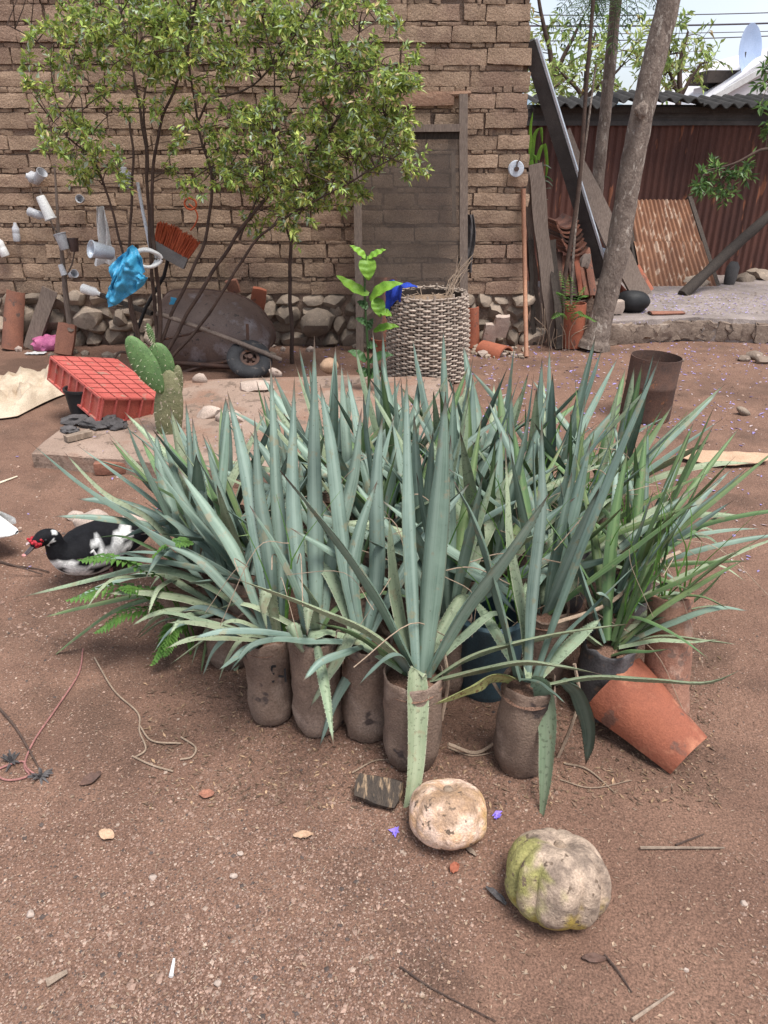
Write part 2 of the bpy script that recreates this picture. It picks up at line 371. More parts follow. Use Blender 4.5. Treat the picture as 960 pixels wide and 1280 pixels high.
def agave_mat(name, ca, cb, rib, spot, sthr, rand=.14, rough=.5, edge=(.11, .13, .085)):
    m = bpy.data.materials.new(name); m.use_nodes = True
    nt = m.node_tree; N, L = nt.nodes, nt.links; N.clear()
    out = N.new('ShaderNodeOutputMaterial'); b = N.new('ShaderNodeBsdfPrincipled'); L.new(b.outputs[0], out.inputs[0])
    b.inputs['Roughness'].default_value = rough; b.inputs['Specular IOR Level'].default_value = .35
    uv = N.new('ShaderNodeUVMap'); uv.uv_map = 'UVMap'; sx = N.new('ShaderNodeSeparateXYZ'); L.new(uv.outputs[0], sx.inputs[0])
    geo = N.new('ShaderNodeNewGeometry')
    def nz(sc, vec, det=5, rg=.6):
        n = N.new('ShaderNodeTexNoise'); n.inputs['Scale'].default_value = sc; n.inputs['Detail'].default_value = det
        n.inputs['Roughness'].default_value = rg; L.new(vec, n.inputs['Vector']); return n.outputs['Fac']
    def rng(f, lo, hi, a=0., c=1.):
        r = N.new('ShaderNodeMapRange'); r.inputs[1].default_value = lo; r.inputs[2].default_value = hi
        r.inputs[3].default_value = a; r.inputs[4].default_value = c; L.new(f, r.inputs[0]); return r.outputs[0]
    def mix(f, a, c, mode='MIX'):
        x = N.new('ShaderNodeMix'); x.data_type = 'RGBA'; x.blend_type = mode
        if isinstance(f, float): x.inputs[0].default_value = f
        else: L.new(f, x.inputs[0])
        for i, q in ((6, a), (7, c)):
            if isinstance(q, tuple): x.inputs[i].default_value = (*q, 1)
            else: L.new(q, x.inputs[i])
        return x.outputs[2]
    def mth(op, a, c):
        x = N.new('ShaderNodeMath'); x.operation = op
        for i, q in ((0, a), (1, c)):
            if isinstance(q, float): x.inputs[i].default_value = q
            else: L.new(q, x.inputs[i])
        return x.outputs[0]
    mp = N.new('ShaderNodeMapping'); mp.inputs['Scale'].default_value = (14, 1.2, 1); L.new(uv.outputs[0], mp.inputs[0])
    oi = N.new('ShaderNodeObjectInfo'); cx = N.new('ShaderNodeCombineXYZ'); L.new(oi.outputs['Random'], cx.inputs[2])
    va = N.new('ShaderNodeVectorMath'); va.operation = 'MULTIPLY_ADD'; L.new(cx.outputs[0], va.inputs[0]); va.inputs[1].default_value = (0, 0, 40); L.new(mp.outputs[0], va.inputs[2])
    streak = nz(1.6, va.outputs[0], 5)
    base = mix(rng(nz(9, geo.outputs['Position']), .32, .68), ca, cb)
    base = mix(rng(streak, .35, .7, 0., .55), base, rib)
    du = mth('ABSOLUTE', mth('SUBTRACT', sx.outputs[0], .5), 0.)
    base = mix(rng(du, .05, .2, .55, 0.), base, rib)                       # pale middle
    base = mix(rng(du, .3, .46, 0., .35), base, cb)
    base = mix(rng(du, .455, .49, 0., .75), base, edge)          # margin
    base = mix(mth('MULTIPLY', rng(nz(95, geo.outputs['Position'], 2), sthr, sthr + .06), .75), base, spot)
    base = mix(mth('MULTIPLY', rng(nz(26, geo.outputs['Position'], 4), .585, .66), .6), base, (.23, .2, .12))   # scars
    base = mix(rng(sx.outputs[1], .90, .97), base, (.10, .065, .045))       # terminal spine
    hs = N.new('ShaderNodeHueSaturation'); r = rng(oi.outputs['Random'], 0., 1., 1 - rand, 1 + rand); L.new(r, hs.inputs['Value'])
    mul = N.new('ShaderNodeMath'); mul.operation = 'MULTIPLY'; L.new(oi.outputs['Random'], mul.inputs[0]); mul.inputs[1].default_value = 7.31
    fr = N.new('ShaderNodeMath'); fr.operation = 'FRACT'; L.new(mul.outputs[0], fr.inputs[0])
    L.new(rng(fr.outputs[0], 0., 1., .475, .515), hs.inputs['Hue']); L.new(base, hs.inputs['Color'])
    L.new(hs.outputs[0], b.inputs['Base Color'])
    bp = N.new('ShaderNodeBump'); bp.inputs['Strength'].default_value = .25; bp.inputs['Distance'].default_value = .004
    L.new(streak, bp.inputs['Height']); L.new(bp.outputs[0], b.inputs['Normal'])
    return m
M['ag_blue'] = agave_mat('ag_blue', (.165, .232, .188), (.07, .115, .09), (.27, .345, .29), (.09, .115, .075), .68, .24, .58)
M['ag_green'] = agave_mat('ag_green', (.11, .185, .075), (.06, .11, .045), (.2, .28, .12), (.05, .07, .03), .68)
M['ag_old'] = agave_mat('ag_old', (.25, .31, .195), (.15, .205, .12), (.33, .38, .255), (.115, .14, .085), .585, .2, .6, (.4, .42, .3))
M['ag_yellow'] = agave_mat('ag_yellow', (.34, .38, .13), (.24, .3, .12), (.42, .44, .2), (.14, .06, .025), .56)

# ================================================================== GROUND
def hgt(x, y):
    k = max(0.0, 1 - max(abs(x) - 4, 0) / 6 - max(y - 8, 0) / 6)
    return k * (.016 * noise.noise(V((x * .9, y * .9, 3))) + .007 * noise.noise(V((x * 4, y * 4, 7))) + .0035 * noise.noise(V((x * 17, y * 17, 1))) - .004)
def axis(lo, hi, step, far):
    a = [lo]
    while a[-1] < hi: a.append(a[-1] + step)
    s = step
    while a[-1] < far: s *= 1.35; a.append(a[-1] + s)
    s = step; b = []
    x = lo
    while x > -far: s *= 1.35; x -= s; b.append(x)
    return b[::-1] + a
gx = axis(-2.4, 2.4, .024, 260); gy = axis(.55, 6.6, .026, 420)
g = MB(); nx = len(gx)
g.v = [V((x, y, hgt(x, y))) for y in gy for x in gx]
g.f = [(j * nx + i, j * nx + i + 1, j * nx + nx + i + 1, j * nx + nx + i) for j in range(len(gy) - 1) for i in range(nx - 1)]
g.build('ground', M['soil'], origin=V((0, 0, 0)), kind='structure', label='reddish brown bare earth of the yard')
def GZ(x, y): 
    p = G(x, y); p.z = hgt(p.x, p.y); return p

# pebbles, straw, fallen leaves and petals: nobody could count them
TET = [(0, 1, 2), (0, 2, 3), (0, 3, 4), (0, 4, 1), (5, 2, 1), (5, 3, 2), (5, 4, 3), (5, 1, 4)]
peb = MB()
def tint(c, a, b):
    k = U(a, b); return tuple(q * k for q in c)
def pebble(p, s, c):
    a = U(0, 6.28); vs_ = [p + V((0, 0, s * U(.4, .9)))]
    for k in range(4):
        r = s * U(.6, 1.2); vs_.append(p + V((r * math.cos(a + k * 1.57), r * math.sin(a + k * 1.57), s * U(.0, .25))))
    vs_.append(p + V((0, 0, -s * .4))); peb.add(vs_, TET, col=c)
def groundpx():
    while True:
        x, y = U(-60, 1020), 470 + 820 * rnd.random() ** .55
        yield x, y
gp = groundpx()
for i in range(62000):
    x, y = next(gp); p = GZ(x, y); k = noise.noise(V((p.x * 1.1, p.y * 1.1, 9)))
    if k < U(-.35, .35): continue
    s = U(.0015, .0036) * (1 + (rnd.random() < .05) * U(.6, 1.5)) * (1 if y > 800 else 1.5); t = rnd.random()
    c = (.30, .20, .155) if t < .45 else (.21, .13, .1) if t < .80 else (.36, .27, .215) if t < .9 else (.09, .068, .06)
    pebble(p, s, tint(c, .8, 1.2))
for i in range(4200):                                                                                     # crumbs of spilt soil round the bags
    x = U(230, 780); y = 900 + 70 * math.sin((x - 230) / 550 * math.pi) + rnd.gauss(0, 26); p = GZ(x, y); pebble(p, U(.0015, .0055), tint((.17, .1, .072), .6, 1.25))
props(peb.build('gravel', M['pebble'], smooth=False), 'small gravel grains scattered over the bare earth', 'gravel', kind='stuff')
lit = MB()
def flake(p, L, w, c, curl=.3):
    a = U(0, 6.28); d = V((math.cos(a), math.sin(a), 0)); s = V((-d.y, d.x, 0)); h = L * curl
    vs_ = [p - d * L / 2 + V((0, 0, .001)), p + s * w / 2 + V((0, 0, .002 + h * U(0, .5))), p + d * L / 2 + V((0, 0, .002 + h * U(0, .6))), p - s * w / 2 + V((0, 0, .002 + h * U(0, .5))), p + V((0, 0, .002))]
    lit.add(vs_, [(0, 4, 1), (1, 4, 2), (2, 4, 3), (3, 4, 0)], col=c)
for i in range(3200):
    x, y = next(gp); p = GZ(x, y); t = rnd.random()
    if t < .5: flake(p, U(.005, .017), U(.0012, .003), tint((.36, .27, .2), .7, 1.1), .1)     # straw bits
    elif t < .85: flake(p, U(.006, .014), U(.003, .007), tint((.26, .16, .11), .6, 1.15))
    else: flake(p, U(.008, .014), U(.004, .008), tint((.34, .24, .17), .8, 1.1))
for i in range(2000):                                                                                      # litter gathered round the bags
    a = rnd.random(); x, y = U(180, 900), U(820, 1010)
    p = GZ(x, y); flake(p, U(.008, .026), U(.003, .008), tint((.2, .13, .09) if rnd.random() < .7 else (.36, .24, .15), .5, 1.2))
props(lit.build('fallen_leaves', M['litter'], smooth=False), 'tiny dry leaf flakes and straw bits strewn over the earth', 'leaf litter', kind='stuff')
lit = MB()
for i in range(1500):
    t = rnd.random()
    if t < .62: x, y = U(600, 960), U(425, 540) if rnd.random() < .7 else U(425, 460)
    elif t < .8: x, y = U(345, 600), U(425, 470)
    elif t < .95: x, y = U(560, 960), U(430, 720)
    else: x, y = U(0, 960), U(450, 760)
    p = GZ(x, y); s = 1 + .5 * (rnd.random() < .2)
    flake(p, U(.012, .03) * s, U(.007, .014) * s, tint((.36, .29, .58) if rnd.random() < .6 else (.46, .36, .36), .75, 1.15), .4)
for i in range(520):
    x, y = U(800, 960), U(366, 393); p = G(x, y, .205); flake(p, U(.015, .035), U(.01, .018), tint((.4, .33, .6) if rnd.random() < .6 else (.3, .22, .17), .7, 1.1), .3)
for i in range(700):
    x, y = U(90, 560), U(474, 572); p = G(x, y, .103); flake(p, U(.006, .028), U(.003, .012), tint(((.2, .13, .09), (.36, .26, .19), (.42, .34, .5))[rnd.choice((0, 0, 1, 1, 2))], .5, 1.1), .3)
for x, y in ((624, 1020), (495, 1040), (455, 560)):
    p = GZ(x, y)
    for k in range(3): flake(p + V((U(-.006, .006), U(-.006, .006), .002)), .03, .015, (.28, .2, .72), .6)
props(lit.build('fallen_petals', M['litter'], smooth=False), 'pale violet fallen petals scattered over the earth by the plinth', 'petals', kind='stuff')

# single larger scraps one can point at
def scrap(px, py, L, w, c, label, cat='leaf', name='dry_leaf', rot=None):
    p = GZ(px, py); a = U(0, 6.28) if rot is None else rot
    d = V((math.cos(a), math.sin(a), 0)); s = V((-d.y, d.x, 0)); b = MB(); sd = U(0, 50)
    def fn(u, v):
        k = math.sin(math.pi * min(max(u, .04), .97)) ** .6
        return p + d * ((u - .5) * L) + s * ((v - .5) * w * k) + V((0, 0, .006 + .012 * abs(noise.noise(V((u * 3, v * 3, sd)))) + .25 * w * (v - .5) ** 2 * k))
    b.shell(fn, 8, 4, .0015)
    m = M.get(c) if isinstance(c, str) else None
    return props(b.build(name, m), label, cat)
for a in ((133, 1041, .045, .03, 'card', 'pale square paper scrap on the bare earth'), (379, 1042, .05, .022, 'card', 'tan cardboard scrap lying below the grow bags'),
          (113, 972, .06, .035, 'rust', 'curled purple-brown dry leaf near the pink string'), (258, 990, .04, .03, 'brick', 'flat orange brick flake in the earth'),
          (568, 1086, .03, .022, 'terra', 'small red dry leaf between the two pumpkins'), (588, 1064, .04, .012, 'palewood', 'thin pale bark flake beside the peach pumpkin'),
          (742, 1200, .05, .02, 'rust', 'violet-brown withered leaf in front of the ribbed pumpkin'), (620, 1122, .06, .015, 'rag', 'dark grey curled leaf at the left of the ribbed pumpkin'),
          (520, 822, .02, .02, 'dry', 'brown dry leaf among agave stalks')):
    scrap(*a[:5], a[5])
def twig(pxs, r, label, m='twig', name='twig', lift=.004, cat='twig', parent=None):
    P = [GZ(x, y) + V((0, 0, r + lift * U(0, 1))) for x, y in pxs]
    b = MB(); S = spline(P, 6 * len(P)); b.tube(S, [r * (1 - .5 * i / len(S)) for i in range(len(S))], 6)
    return props(b.build(name, M[m]), label, cat)
twig([(500, 1210), (545, 1240), (620, 1278)], .0025, 'long thin dark twig on open earth below the peach pumpkin')
twig([(790, 1276), (842, 1240)], .004, 'short pale stick on open earth beyond the ribbed pumpkin', 'palewood')
twig([(755, 1195), (772, 1215), (790, 1240)], .003, 'crooked dark twig in front of the ribbed pumpkin')
twig([(845, 1055), (880, 1043)], .003, 'dark twig on the pale strip right of the pumpkins')
twig([(800, 1060), (860, 1060), (905, 1062)], .004, 'flat pale stick right of the pumpkins', 'palewood')
twig([(58, 1228), (84, 1214)], .009, 'stubby charred piece of wood on the open earth', 'palewood')
twig([(213, 1218), (217, 1196)], .005, 'white peeled stick on the open earth', 'white')
twig([(0, 605), (22, 597)], .006, 'yellow straw stalk on the earth behind the ducks', 'spine')
for k in range(7):
    x, y = ((272, 1227), (292, 1093), (38, 1140), (190, 1092), (858, 1210), (930, 1130), (300, 1065))[k]
    p = GZ(x, y); s = U(.005, .009); b = MB(); b.rock(p + V((0, 0, s * .4)), (s * 1.2, s, s * .8), 2, 7)
    props(b.build('pebble', M['palestone']), 'pale pebble lying loose on the open earth', 'pebble', 'pale pebbles on the open earth')
# pink string with a loop and dry root
b = MB(); P = [GZ(x, y) + V((0, 0, .006)) for x, y in ((104, 812), (98, 842), (70, 885), (42, 925), (30, 955), (36, 968), (18, 974), (2, 972), (-5, 962), (10, 955), (28, 950), (34, 960), (48, 970))]
b.tube(spline(P, 90), .0027, 6); props(b.build('string', M['pinkstring']), 'faded pink string with a loop on the earth', 'string')
twig([(0, 886), (20, 910), (38, 940), (50, 962)], .004, 'dark root-like stem crossing the pink string')
for i, (x, y) in enumerate(((14, 950), (50, 968))):
    b = MB(); p = GZ(x, y)
    for k in range(14):
        d = V((U(-1, 1), U(-1, 1), U(.1, .8))).normalized(); b.tube([p, p + d * .02, p + d * U(.03, .045) + V((0, 0, -.006))], [.004, .004, .0015], 5)
    props(b.build('dry_husk', M['rag']), 'shaggy grey dry husk at the pink string', 'husk', 'grey husks by the string')
b = MB()
for L_ in (((118, 822), (142, 862), (172, 890), (174, 912), (182, 935), (168, 945)), ((174, 905), (190, 925), (226, 928)), ((165, 943), (190, 955), (216, 962)), ((226, 920), (244, 932), (240, 945), (225, 948))):
    b.tube(spline([GZ(x, y) + V((0, 0, .006)) for x, y in L_], 30), .0026, 6)
props(b.build('dry_root', M['dry']), 'brown forked dry root lying on dark earth left of the bags', 'root')

# ================================================================== ADOBE HOUSE WALL
YW = 6.36
xr0, xr1 = W(655, 400, YW), W(663, 0, YW)
def XR(z): return xr0.x + (xr1.x - xr0.x) * (z - xr0.z) / (xr1.z - xr0.z)
ZT, XL, Z0 = 3.0, -4.6, .42
wall = thing('adobe_wall', 'weathered brown adobe brick house wall on a rubble stone base', 'wall', (-1.2, YW + .2, 0))
b = MB()
b.add([V((XL, YW + .022, -.1)), V((XR(0) - .04, YW + .022, -.1)), V((XR(ZT) - .04, YW + .022, ZT)), V((XL, YW + .022, ZT)),
       V((XL, YW + .5, -.1)), V((XR(0) - .04, YW + .5, -.1)), V((XR(ZT) - .04, YW + .5, ZT)), V((XL, YW + .5, ZT))],
      [(0, 1, 2, 3), (5, 4, 7, 6), (1, 5, 6, 2), (4, 0, 3, 7), (3, 2, 6, 7), (4, 5, 1, 0)])
b.build('mud_core', M['mortar'], wall, False)
def rough_box(dims, r, nx_=4, ny_=2, nz_=3, amp=.008, seed=0):
    """rounded, worn block of real size dims, centred"""
    N3 = (nx_, ny_, nz_); idx = {}; vs_, fs = [], []
    def vid(i, j, k):
        if (i, j, k) in idx: return idx[(i, j, k)]
        q = [i / nx_, j / ny_, k / nz_]; p = V([(q[a] - .5) * dims[a] for a in range(3)])
        ext = [a for a in range(3) if (i, j, k)[a] in (0, N3[a])]
        ins = (0, 0, .6, .9)[len(ext)] * r
        for a in ext:
            if len(ext) > 1: p[a] -= math.copysign(ins, p[a])
        n = noise.noise_vector(p * 14 + V((seed * 3.1, seed, 0))) * amp + noise.noise_vector(p * 34 + V((seed, 0, seed))) * amp * .5
        p += n; idx[(i, j, k)] = len(vs_); vs_.append(p); return idx[(i, j, k)]
    for i in range(nx_):
        for j in range(ny_):
            for k, fl in ((0, 1), (nz_, 0)):
                q = [vid(i, j, k), vid(i + 1, j, k), vid(i + 1, j + 1, k), vid(i, j + 1, k)]; fs.append(tuple(q[::-1] if fl else q))
    for i in range(nx_):
        for k in range(nz_):
            for j, fl in ((0, 0), (ny_, 1)):
                q = [vid(i, j, k), vid(i + 1, j, k), vid(i + 1, j, k + 1), vid(i, j, k + 1)]; fs.append(tuple(q[::-1] if fl else q))
    for j in range(ny_):
        for k in range(nz_):
            for i, fl in ((0, 1), (nx_, 0)):
                q = [vid(i, j, k), vid(i, j + 1, k), vid(i, j + 1, k + 1), vid(i, j, k + 1)]; fs.append(tuple(q[::-1] if fl else q))
    return vs_, fs
BR = {}
for ln in (.16, .24, .32, .38, .44):
    BR[ln] = []
    for k in range(5):
        m_ = MB(); m_.add(*rough_box((ln, .13, .1), .003, max(3, int(ln / .055)), 1, 4, .008, rnd.random() * 50)); BR[ln].append(m_.mesh('brick', M['adobe'], sharp=R(38)))
chips = MB(); z = Z0; ci = 0; slots = []
while z < ZT - .05:
    bh = U(.092, .112); x = XR(z) + U(-.012, .02); first = True
    while x > XL + .3:
        ln = rnd.choice((.24, .32, .32, .38, .38, .44, .44)) if not first else rnd.choice((.32, .44, .24))
        if rnd.random() < .07: ln = .16
        first = False
        rec = U(-.010, .010)
        if x - ln > W(0, 200, YW).x - 1.15 and z < 2.72:
            o = place(rnd.choice(BR[ln]), 'brick', wall, (x - ln / 2, YW + .065 + rec, z + bh / 2 + U(-.004, .004)), (U(-.03, .03), U(-.02, .02) + (math.pi if rnd.random() < .5 else 0), U(-.035, .035)), (U(.98, 1.03), 1, bh / .1))
        x -= ln + (U(.003, .010) if rnd.random() < .8 else U(.012, .03))
    zb = z + bh; bed = U(.026, .046); x = XR(zb)
    while x > W(0, 200, YW).x - 1.1:
        ln = rnd.choice((U(.025, .06), U(.05, .12), U(.1, .2)))
        if rnd.random() < .93:
            v_, f_ = rough_box((ln, .09, bed * U(.92, 1.1)), .005, 3, 1, 2, .007, rnd.random() * 50)
            o_ = V((x - ln / 2, YW + .05 + U(-.01, .012), zb + bed / 2 + U(-.003, .003))); chips.add([q + o_ for q in v_], f_)
        x -= ln + U(.001, .008)
    z = zb + bed
chips.build('mortar_chip', M['adobe'], wall, sharp=R(38), kind='stuff')
# terracotta lintel pieces over the blocked doorway
for (x0, x1, y0, y1) in ((487, 570, 113, 134), (424, 484, 116, 134), (560, 590, 112, 122), (395, 420, 118, 133)):
    a, c = W(x0, y1, YW), W(x1, y0, YW)
    m_ = MB(); v_, f_ = rough_box((c.x - a.x, .12, c.z - a.z), .015, 4, 1, 2, .008, U(0, 50)); m_.add([q + V(((a.x + c.x) / 2, YW + .025, (a.z + c.z) / 2)) for q in v_], f_)
    m_.build('lintel_brick', M['lintel'], wall, sharp=R(38))
# end-face courses, seen from a step to the side
for k in range(11):
    zz = Z0 + .07 + k * .22; place(BR[.38][k % 5], 'brick', wall, (XR(zz) - .05, YW + .3, zz), (0, 0, R(90)))
# rubble base: fitted stones
FS = []
for k in range(7):
    m_ = MB(); m_.rock(V((0, 0, 0)), (.5, .5, .5), 2); FS.append(m_.mesh('stone', M['stone'], sharp=R(30)))
xs = W(-150, 400, YW).x; row_spec = ((-.02, .15), (.1, .14), (.21, .13), (.31, .12))
for zlo, hh in row_spec:
    x = xs - U(0, .2)
    while x < XR(0):
        w_ = U(.08, .24); h_ = hh * U(.7, 1.15)
        place(rnd.choice(FS), 'foundation_stone', wall, (x + w_ / 2, YW + .05 + U(-.03, .03), zlo + h_ / 2), (U(-.3, .3), U(-.2, .2), U(-.3, .3)), (w_ * 1.12, .2, h_ * 1.2))
        x += w_ + U(.0, .03)
for (x, y, w_, h_) in ((397, 405, .3, .24), (360, 392, .2, .16), (112, 398, .26, .2), (150, 398, .14, .14), (32, 397, .16, .2)):
    p = W(x, y, YW - .03); place(rnd.choice(FS), 'foundation_stone', wall, p, (U(-.2, .2), 0, U(-.2, .2)), (w_, .2, h_))

# loose rubble at the wall foot
for i in range(64):
    x = U(20, 650) if i < 34 else U(560, 660); p = GZ(x, U(432, 447)); s = U(.016, .045)
    if 470 < x < 560: continue
    m_ = MB(); m_.rock(p + V((0, 0, s * .4)), (s * U(.8, 1.5), s, s * .8), 1, 6)
    props(m_.build('rubble_stone', M['palestone' if rnd.random() < .4 else 'stone'], smooth=False), 'small loose stone in the rubble strip along the wall foot', 'stone', 'loose stones along the wall foot')

# ------------------------------------------------------------------ screen frame leaning on the wall
YB, YT = 6.06, 6.29
def fr(x, y):                           # a point in the leaning frame's plane
    yb, yt = 440, 118; return W(x, y, YB + (YT - YB) * (yb - y) / (yb - yt))
scr = thing('screen_door', 'grey wooden screen door frame with dark wire mesh leaning against the adobe wall', 'screen door', (fr(513, 440).x, YB, 0))
m_ = MB(); m_.bar(fr(450, 441), fr(446, 178), .062, .045, V((0, 1, 0)), jit=.002, segs=6); m_.build('post', M['wood'], scr)
m_ = MB(); m_.bar(fr(580, 436), fr(579, 118), .062, .045, V((0, 1, 0)), jit=.002, segs=6); m_.build('post', M['wood'], scr)
m_ = MB(); m_.bar(fr(450, 170) + V((0, .02, 0)), fr(575, 168) + V((0, .02, 0)), .05, .06, jit=.002, segs=4); m_.build('top_rail', M['darkwood'], scr)
m_ = MB(); m_.bar(fr(450, 161) + V((0, -.02, 0)), fr(575, 160) + V((0, -.02, 0)), .05, .05, jit=.002, segs=4); m_.build('top_rail', M['wood'], scr)
m_ = MB(); m_.bar(fr(567, 190) + V((0, .03, 0)), fr(568, 280) + V((0, .03, 0)), .03, .02, V((0, 1, 0))); m_.build('lath', M['palewood'], scr)
wire = MB(); NXW, NZW = 95, 190
for i in range(NXW + 1):
    t = i / NXW; wire.bar(fr(454 + 120 * t, 432).lerp(fr(454 + 120 * t, 432), 0), fr(451 + 123 * t, 172), .0021, .0012, V((0, 1, 0)))
for k in range(NZW + 1):
    y = 432 - 260 * k / NZW; wire.bar(fr(452, y) + V((0, .002, 0)), fr(576, y) + V((0, .002, 0)), .0012, .0021)
wire.build('wire_mesh', M['mesh_wire'], scr, False)
# hanging bits right of the frame, pulley on the wall
m_ = MB()
def hang(u, v):
    p = W(587 + 6 * math.sin(v * 5) * .4 + (u - .5) * 9, 268 + 72 * v, 6.3); return p + V((0, .02 * math.sin(u * 9 + v * 4) - .02, 0))
m_.shell(hang, 6, 14, .004); props(m_.build('rag_strip', M['rag']), 'dark rag strip hanging on the wall beside the screen frame', 'rag')
pu = thing('pulley', 'round grey metal pulley hanging at the corner of the adobe wall', 'pulley', W(645, 224, YW - .05))
Mz = Matrix.Rotation(R(90), 3, 'X'); c = W(645, 211, YW - .05)
m_ = MB(); m_.lathe(c, [(.02, -.02), (.055, -.02), (.06, -.012), (.045, 0), (.06, .012), (.055, .02), (.02, .02)], 24, Mz); m_.build('wheel', M['galv'], pu)
m_ = MB(); m_.lathe(c + V((0, -.02, 0)), [(.0, -.01), (.018, -.01), (.018, .02), (0, .02)], 12, Mz); m_.build('hub', M['rust'], pu)
m_ = MB(); S = [c + V((.02 * math.sin(a), -.03, .05 + .035 * (1 - math.cos(a)))) for a in [i * .45 for i in range(10)]]; m_.tube([c + V((0, -.035, 0))] + S, .005, 6); m_.build('hook', M['rust'], pu)

# ================================================================== SHRUB AND HUNG THINGS (left)
def rvec(): return V((rnd.gauss(0, 1), rnd.gauss(0, 1), rnd.gauss(0, 1))).normalized()
def add_leaf(mb, p, d, n, L, w, c):
    d = d.normalized(); s = d.cross(n)
    s = s.normalized() if s.length > 1e-5 else V((1, 0, 0)); n2 = s.cross(d)
    mb.add([p, p + d * L * .45 + s * w / 2 + n2 * w * .18, p + d * L - n2 * L * .12, p + d * L * .45 - s * w / 2 + n2 * w * .18], [(0, 1, 2), (0, 2, 3)], col=c)
def leafcol(kind='shrub'):
    t = rnd.random(); k = U(.75, 1.2)
    if kind == 'shrub':
        c = (.30, .40, .09) if t < .42 else (.16, .24, .065) if t < .58 else (.5, .56, .15) if t < .83 else (.42, .5, .36) if t < .95 else (.62, .47, .25)
    elif kind == 'bright':
        c = (.33, .42, .12) if t < .5 else (.2, .29, .08) if t < .75 else (.48, .52, .2) if t < .95 else (.4, .3, .14)
    else:
        c = (.1, .19, .05) if t < .5 else (.06, .12, .035) if t < .75 else (.19, .3, .08)
    return tuple(q * k for q in c)
def bush(root, limbs, ells, L=(.05, .085), Wd=.26, nl=24, spread=.11, kind='shrub', r0=.02, twigmat='twig', Ymid=5.4, dY=.45, droop=.15, twig_r=.004):
    """limbs: list of 3D polylines (thick first); ells: (px,py,rx,ry,n) clusters; builds trunk and crown under root"""
    tr, cr = MB(), MB(); pool = []
    for P, ra, rb in limbs:
        S = spline(P, 6 * len(P)); m = len(S)
        S = [p + noise.noise_vector(p * 5) * .015 for p in S]
        tr.tube(S, [ra + (rb - ra) * i / (m - 1) for i in range(m)], 7)
        pool += S[m // 3:]
    for (cx, cy, rx, ry, n) in ells:
        for i in range(n):
            a = U(0, 6.283); r = rnd.random() ** .55
            x, y = cx + rx * r * math.cos(a), cy + ry * r * math.sin(a)
            Y = Ymid + U(-dY, dY) * math.sqrt(max(0, 1 - .6 * r * r)); c = W(x, y, Y)
            q = min(pool, key=lambda p: (p - c).length_squared + .25 * max(0, p.z - c.z))
            mid = q.lerp(c, .5) + V((U(-.05, .05), U(-.05, .05), U(-.02, .06)))
            tw = spline([q, mid, c], 6); tr.tube(tw, [twig_r * (1 - .12 * k) for k in range(7)], 4, cap=False)
            if rnd.random() < .35: pool.append(mid)
            out = (c - q).normalized()
            for k in range(3):
                e = c + (out * .5 + rvec() + V((0, 0, .3))).normalized() * U(.4, 1) * spread
                tr.tube([c, e], [twig_r * .5, twig_r * .25], 3, cap=False)
                ax = (e - c).normalized()
                for j in range(max(1, nl // 3)):
                    t = U(.15, 1.1); p = c.lerp(e, t)
                    d = (ax * .6 + rvec() * .9 + V((0, 0, -droop))).normalized()
                    add_leaf(cr, p, d, (V((0, 0, 1)) + rvec() * .7), U(*L), U(*L) * Wd, leafcol(kind))
    tr.build('trunk', M[twigmat], root); cr.build('crown', M['leaf'], root, False)
YS = 5.38
def PL(pts, dy=0.0): return pxline(pts, YS, YS + dy)
shrub = thing('shrub', 'large leafy yellow-green shrub with many thin dark stems in front of the adobe wall', 'shrub', G(196, 468))
limbs = [
    (PL([(200, 468), (196, 400), (187, 300), (184, 215), (172, 110), (152, 20), (140, -60)], .25), .022, .008),
    (PL([(197, 468), (201, 400), (195, 330), (189, 240), (200, 160), (230, 80), (252, -30)], -.1), .024, .008),
    (PL([(190, 468), (216, 390), (256, 300), (263, 220), (246, 150), (236, 60), (240, -30)], .1), .02, .007),
    (PL([(246, 150), (262, 122), (300, 116), (350, 70), (390, 10)], -.2), .011, .006),
    (PL([(200, 462), (242, 380), (292, 300), (332, 250), (382, 200), (432, 130), (450, 40)], -.15), .021, .007),
    (PL([(205, 462), (262, 390), (312, 312), (350, 275), (424, 235), (500, 192)], -.35), .017, .006),
    (PL([(183, 468), (166, 400), (156, 330), (136, 250), (120, 205), (85, 170)], -.2), .017, .006),
    (PL([(186, 468), (173, 420), (160, 340), (166, 230), (163, 160), (156, 146), (106, 99), (70, 66), (10, 30)], .2), .016, .006),
    (PL([(184, 215), (180, 130), (196, 60), (205, -20)], .0), .012, .005),
    (PL([(172, 445), (150, 440), (141, 452)], -.1), .016, .012),
    (PL([(300, 300), (340, 200), (345, 110), (330, 20)], -.1), .010, .005)]
ells = [(150, 40, 115, 55, 84), (265, 45, 120, 60, 100), (405, 50, 90, 65, 84), (445, 130, 65, 55, 60), (415, 210, 60, 48, 52), (340, 190, 75, 60, 58), (352, 262, 52, 32, 22),
        (88, 165, 45, 50, 22), (125, 212, 42, 22, 17), (235, 195, 60, 45, 14), (502, 195, 34, 16, 13), (490, 95, 36, 36, 18), (495, 150, 30, 22, 8), (200, -35, 230, 35, 44), (290, 150, 60, 40, 24), (60, 100, 30, 30, 7), (470, 175, 40, 30, 15), (180, 110, 70, 40, 12)]
limbs = [(P_, a_ * .72, b_ * .7) for P_, a_, b_ in limbs]
bush(shrub, limbs, ells, L=(.036, .058), Wd=.42, nl=36, Ymid=YS - .05, dY=.5)
sap = thing('sapling', 'single straight thin stem rising into the shrub beside the wheelbarrow', 'sapling', G(366, 455))
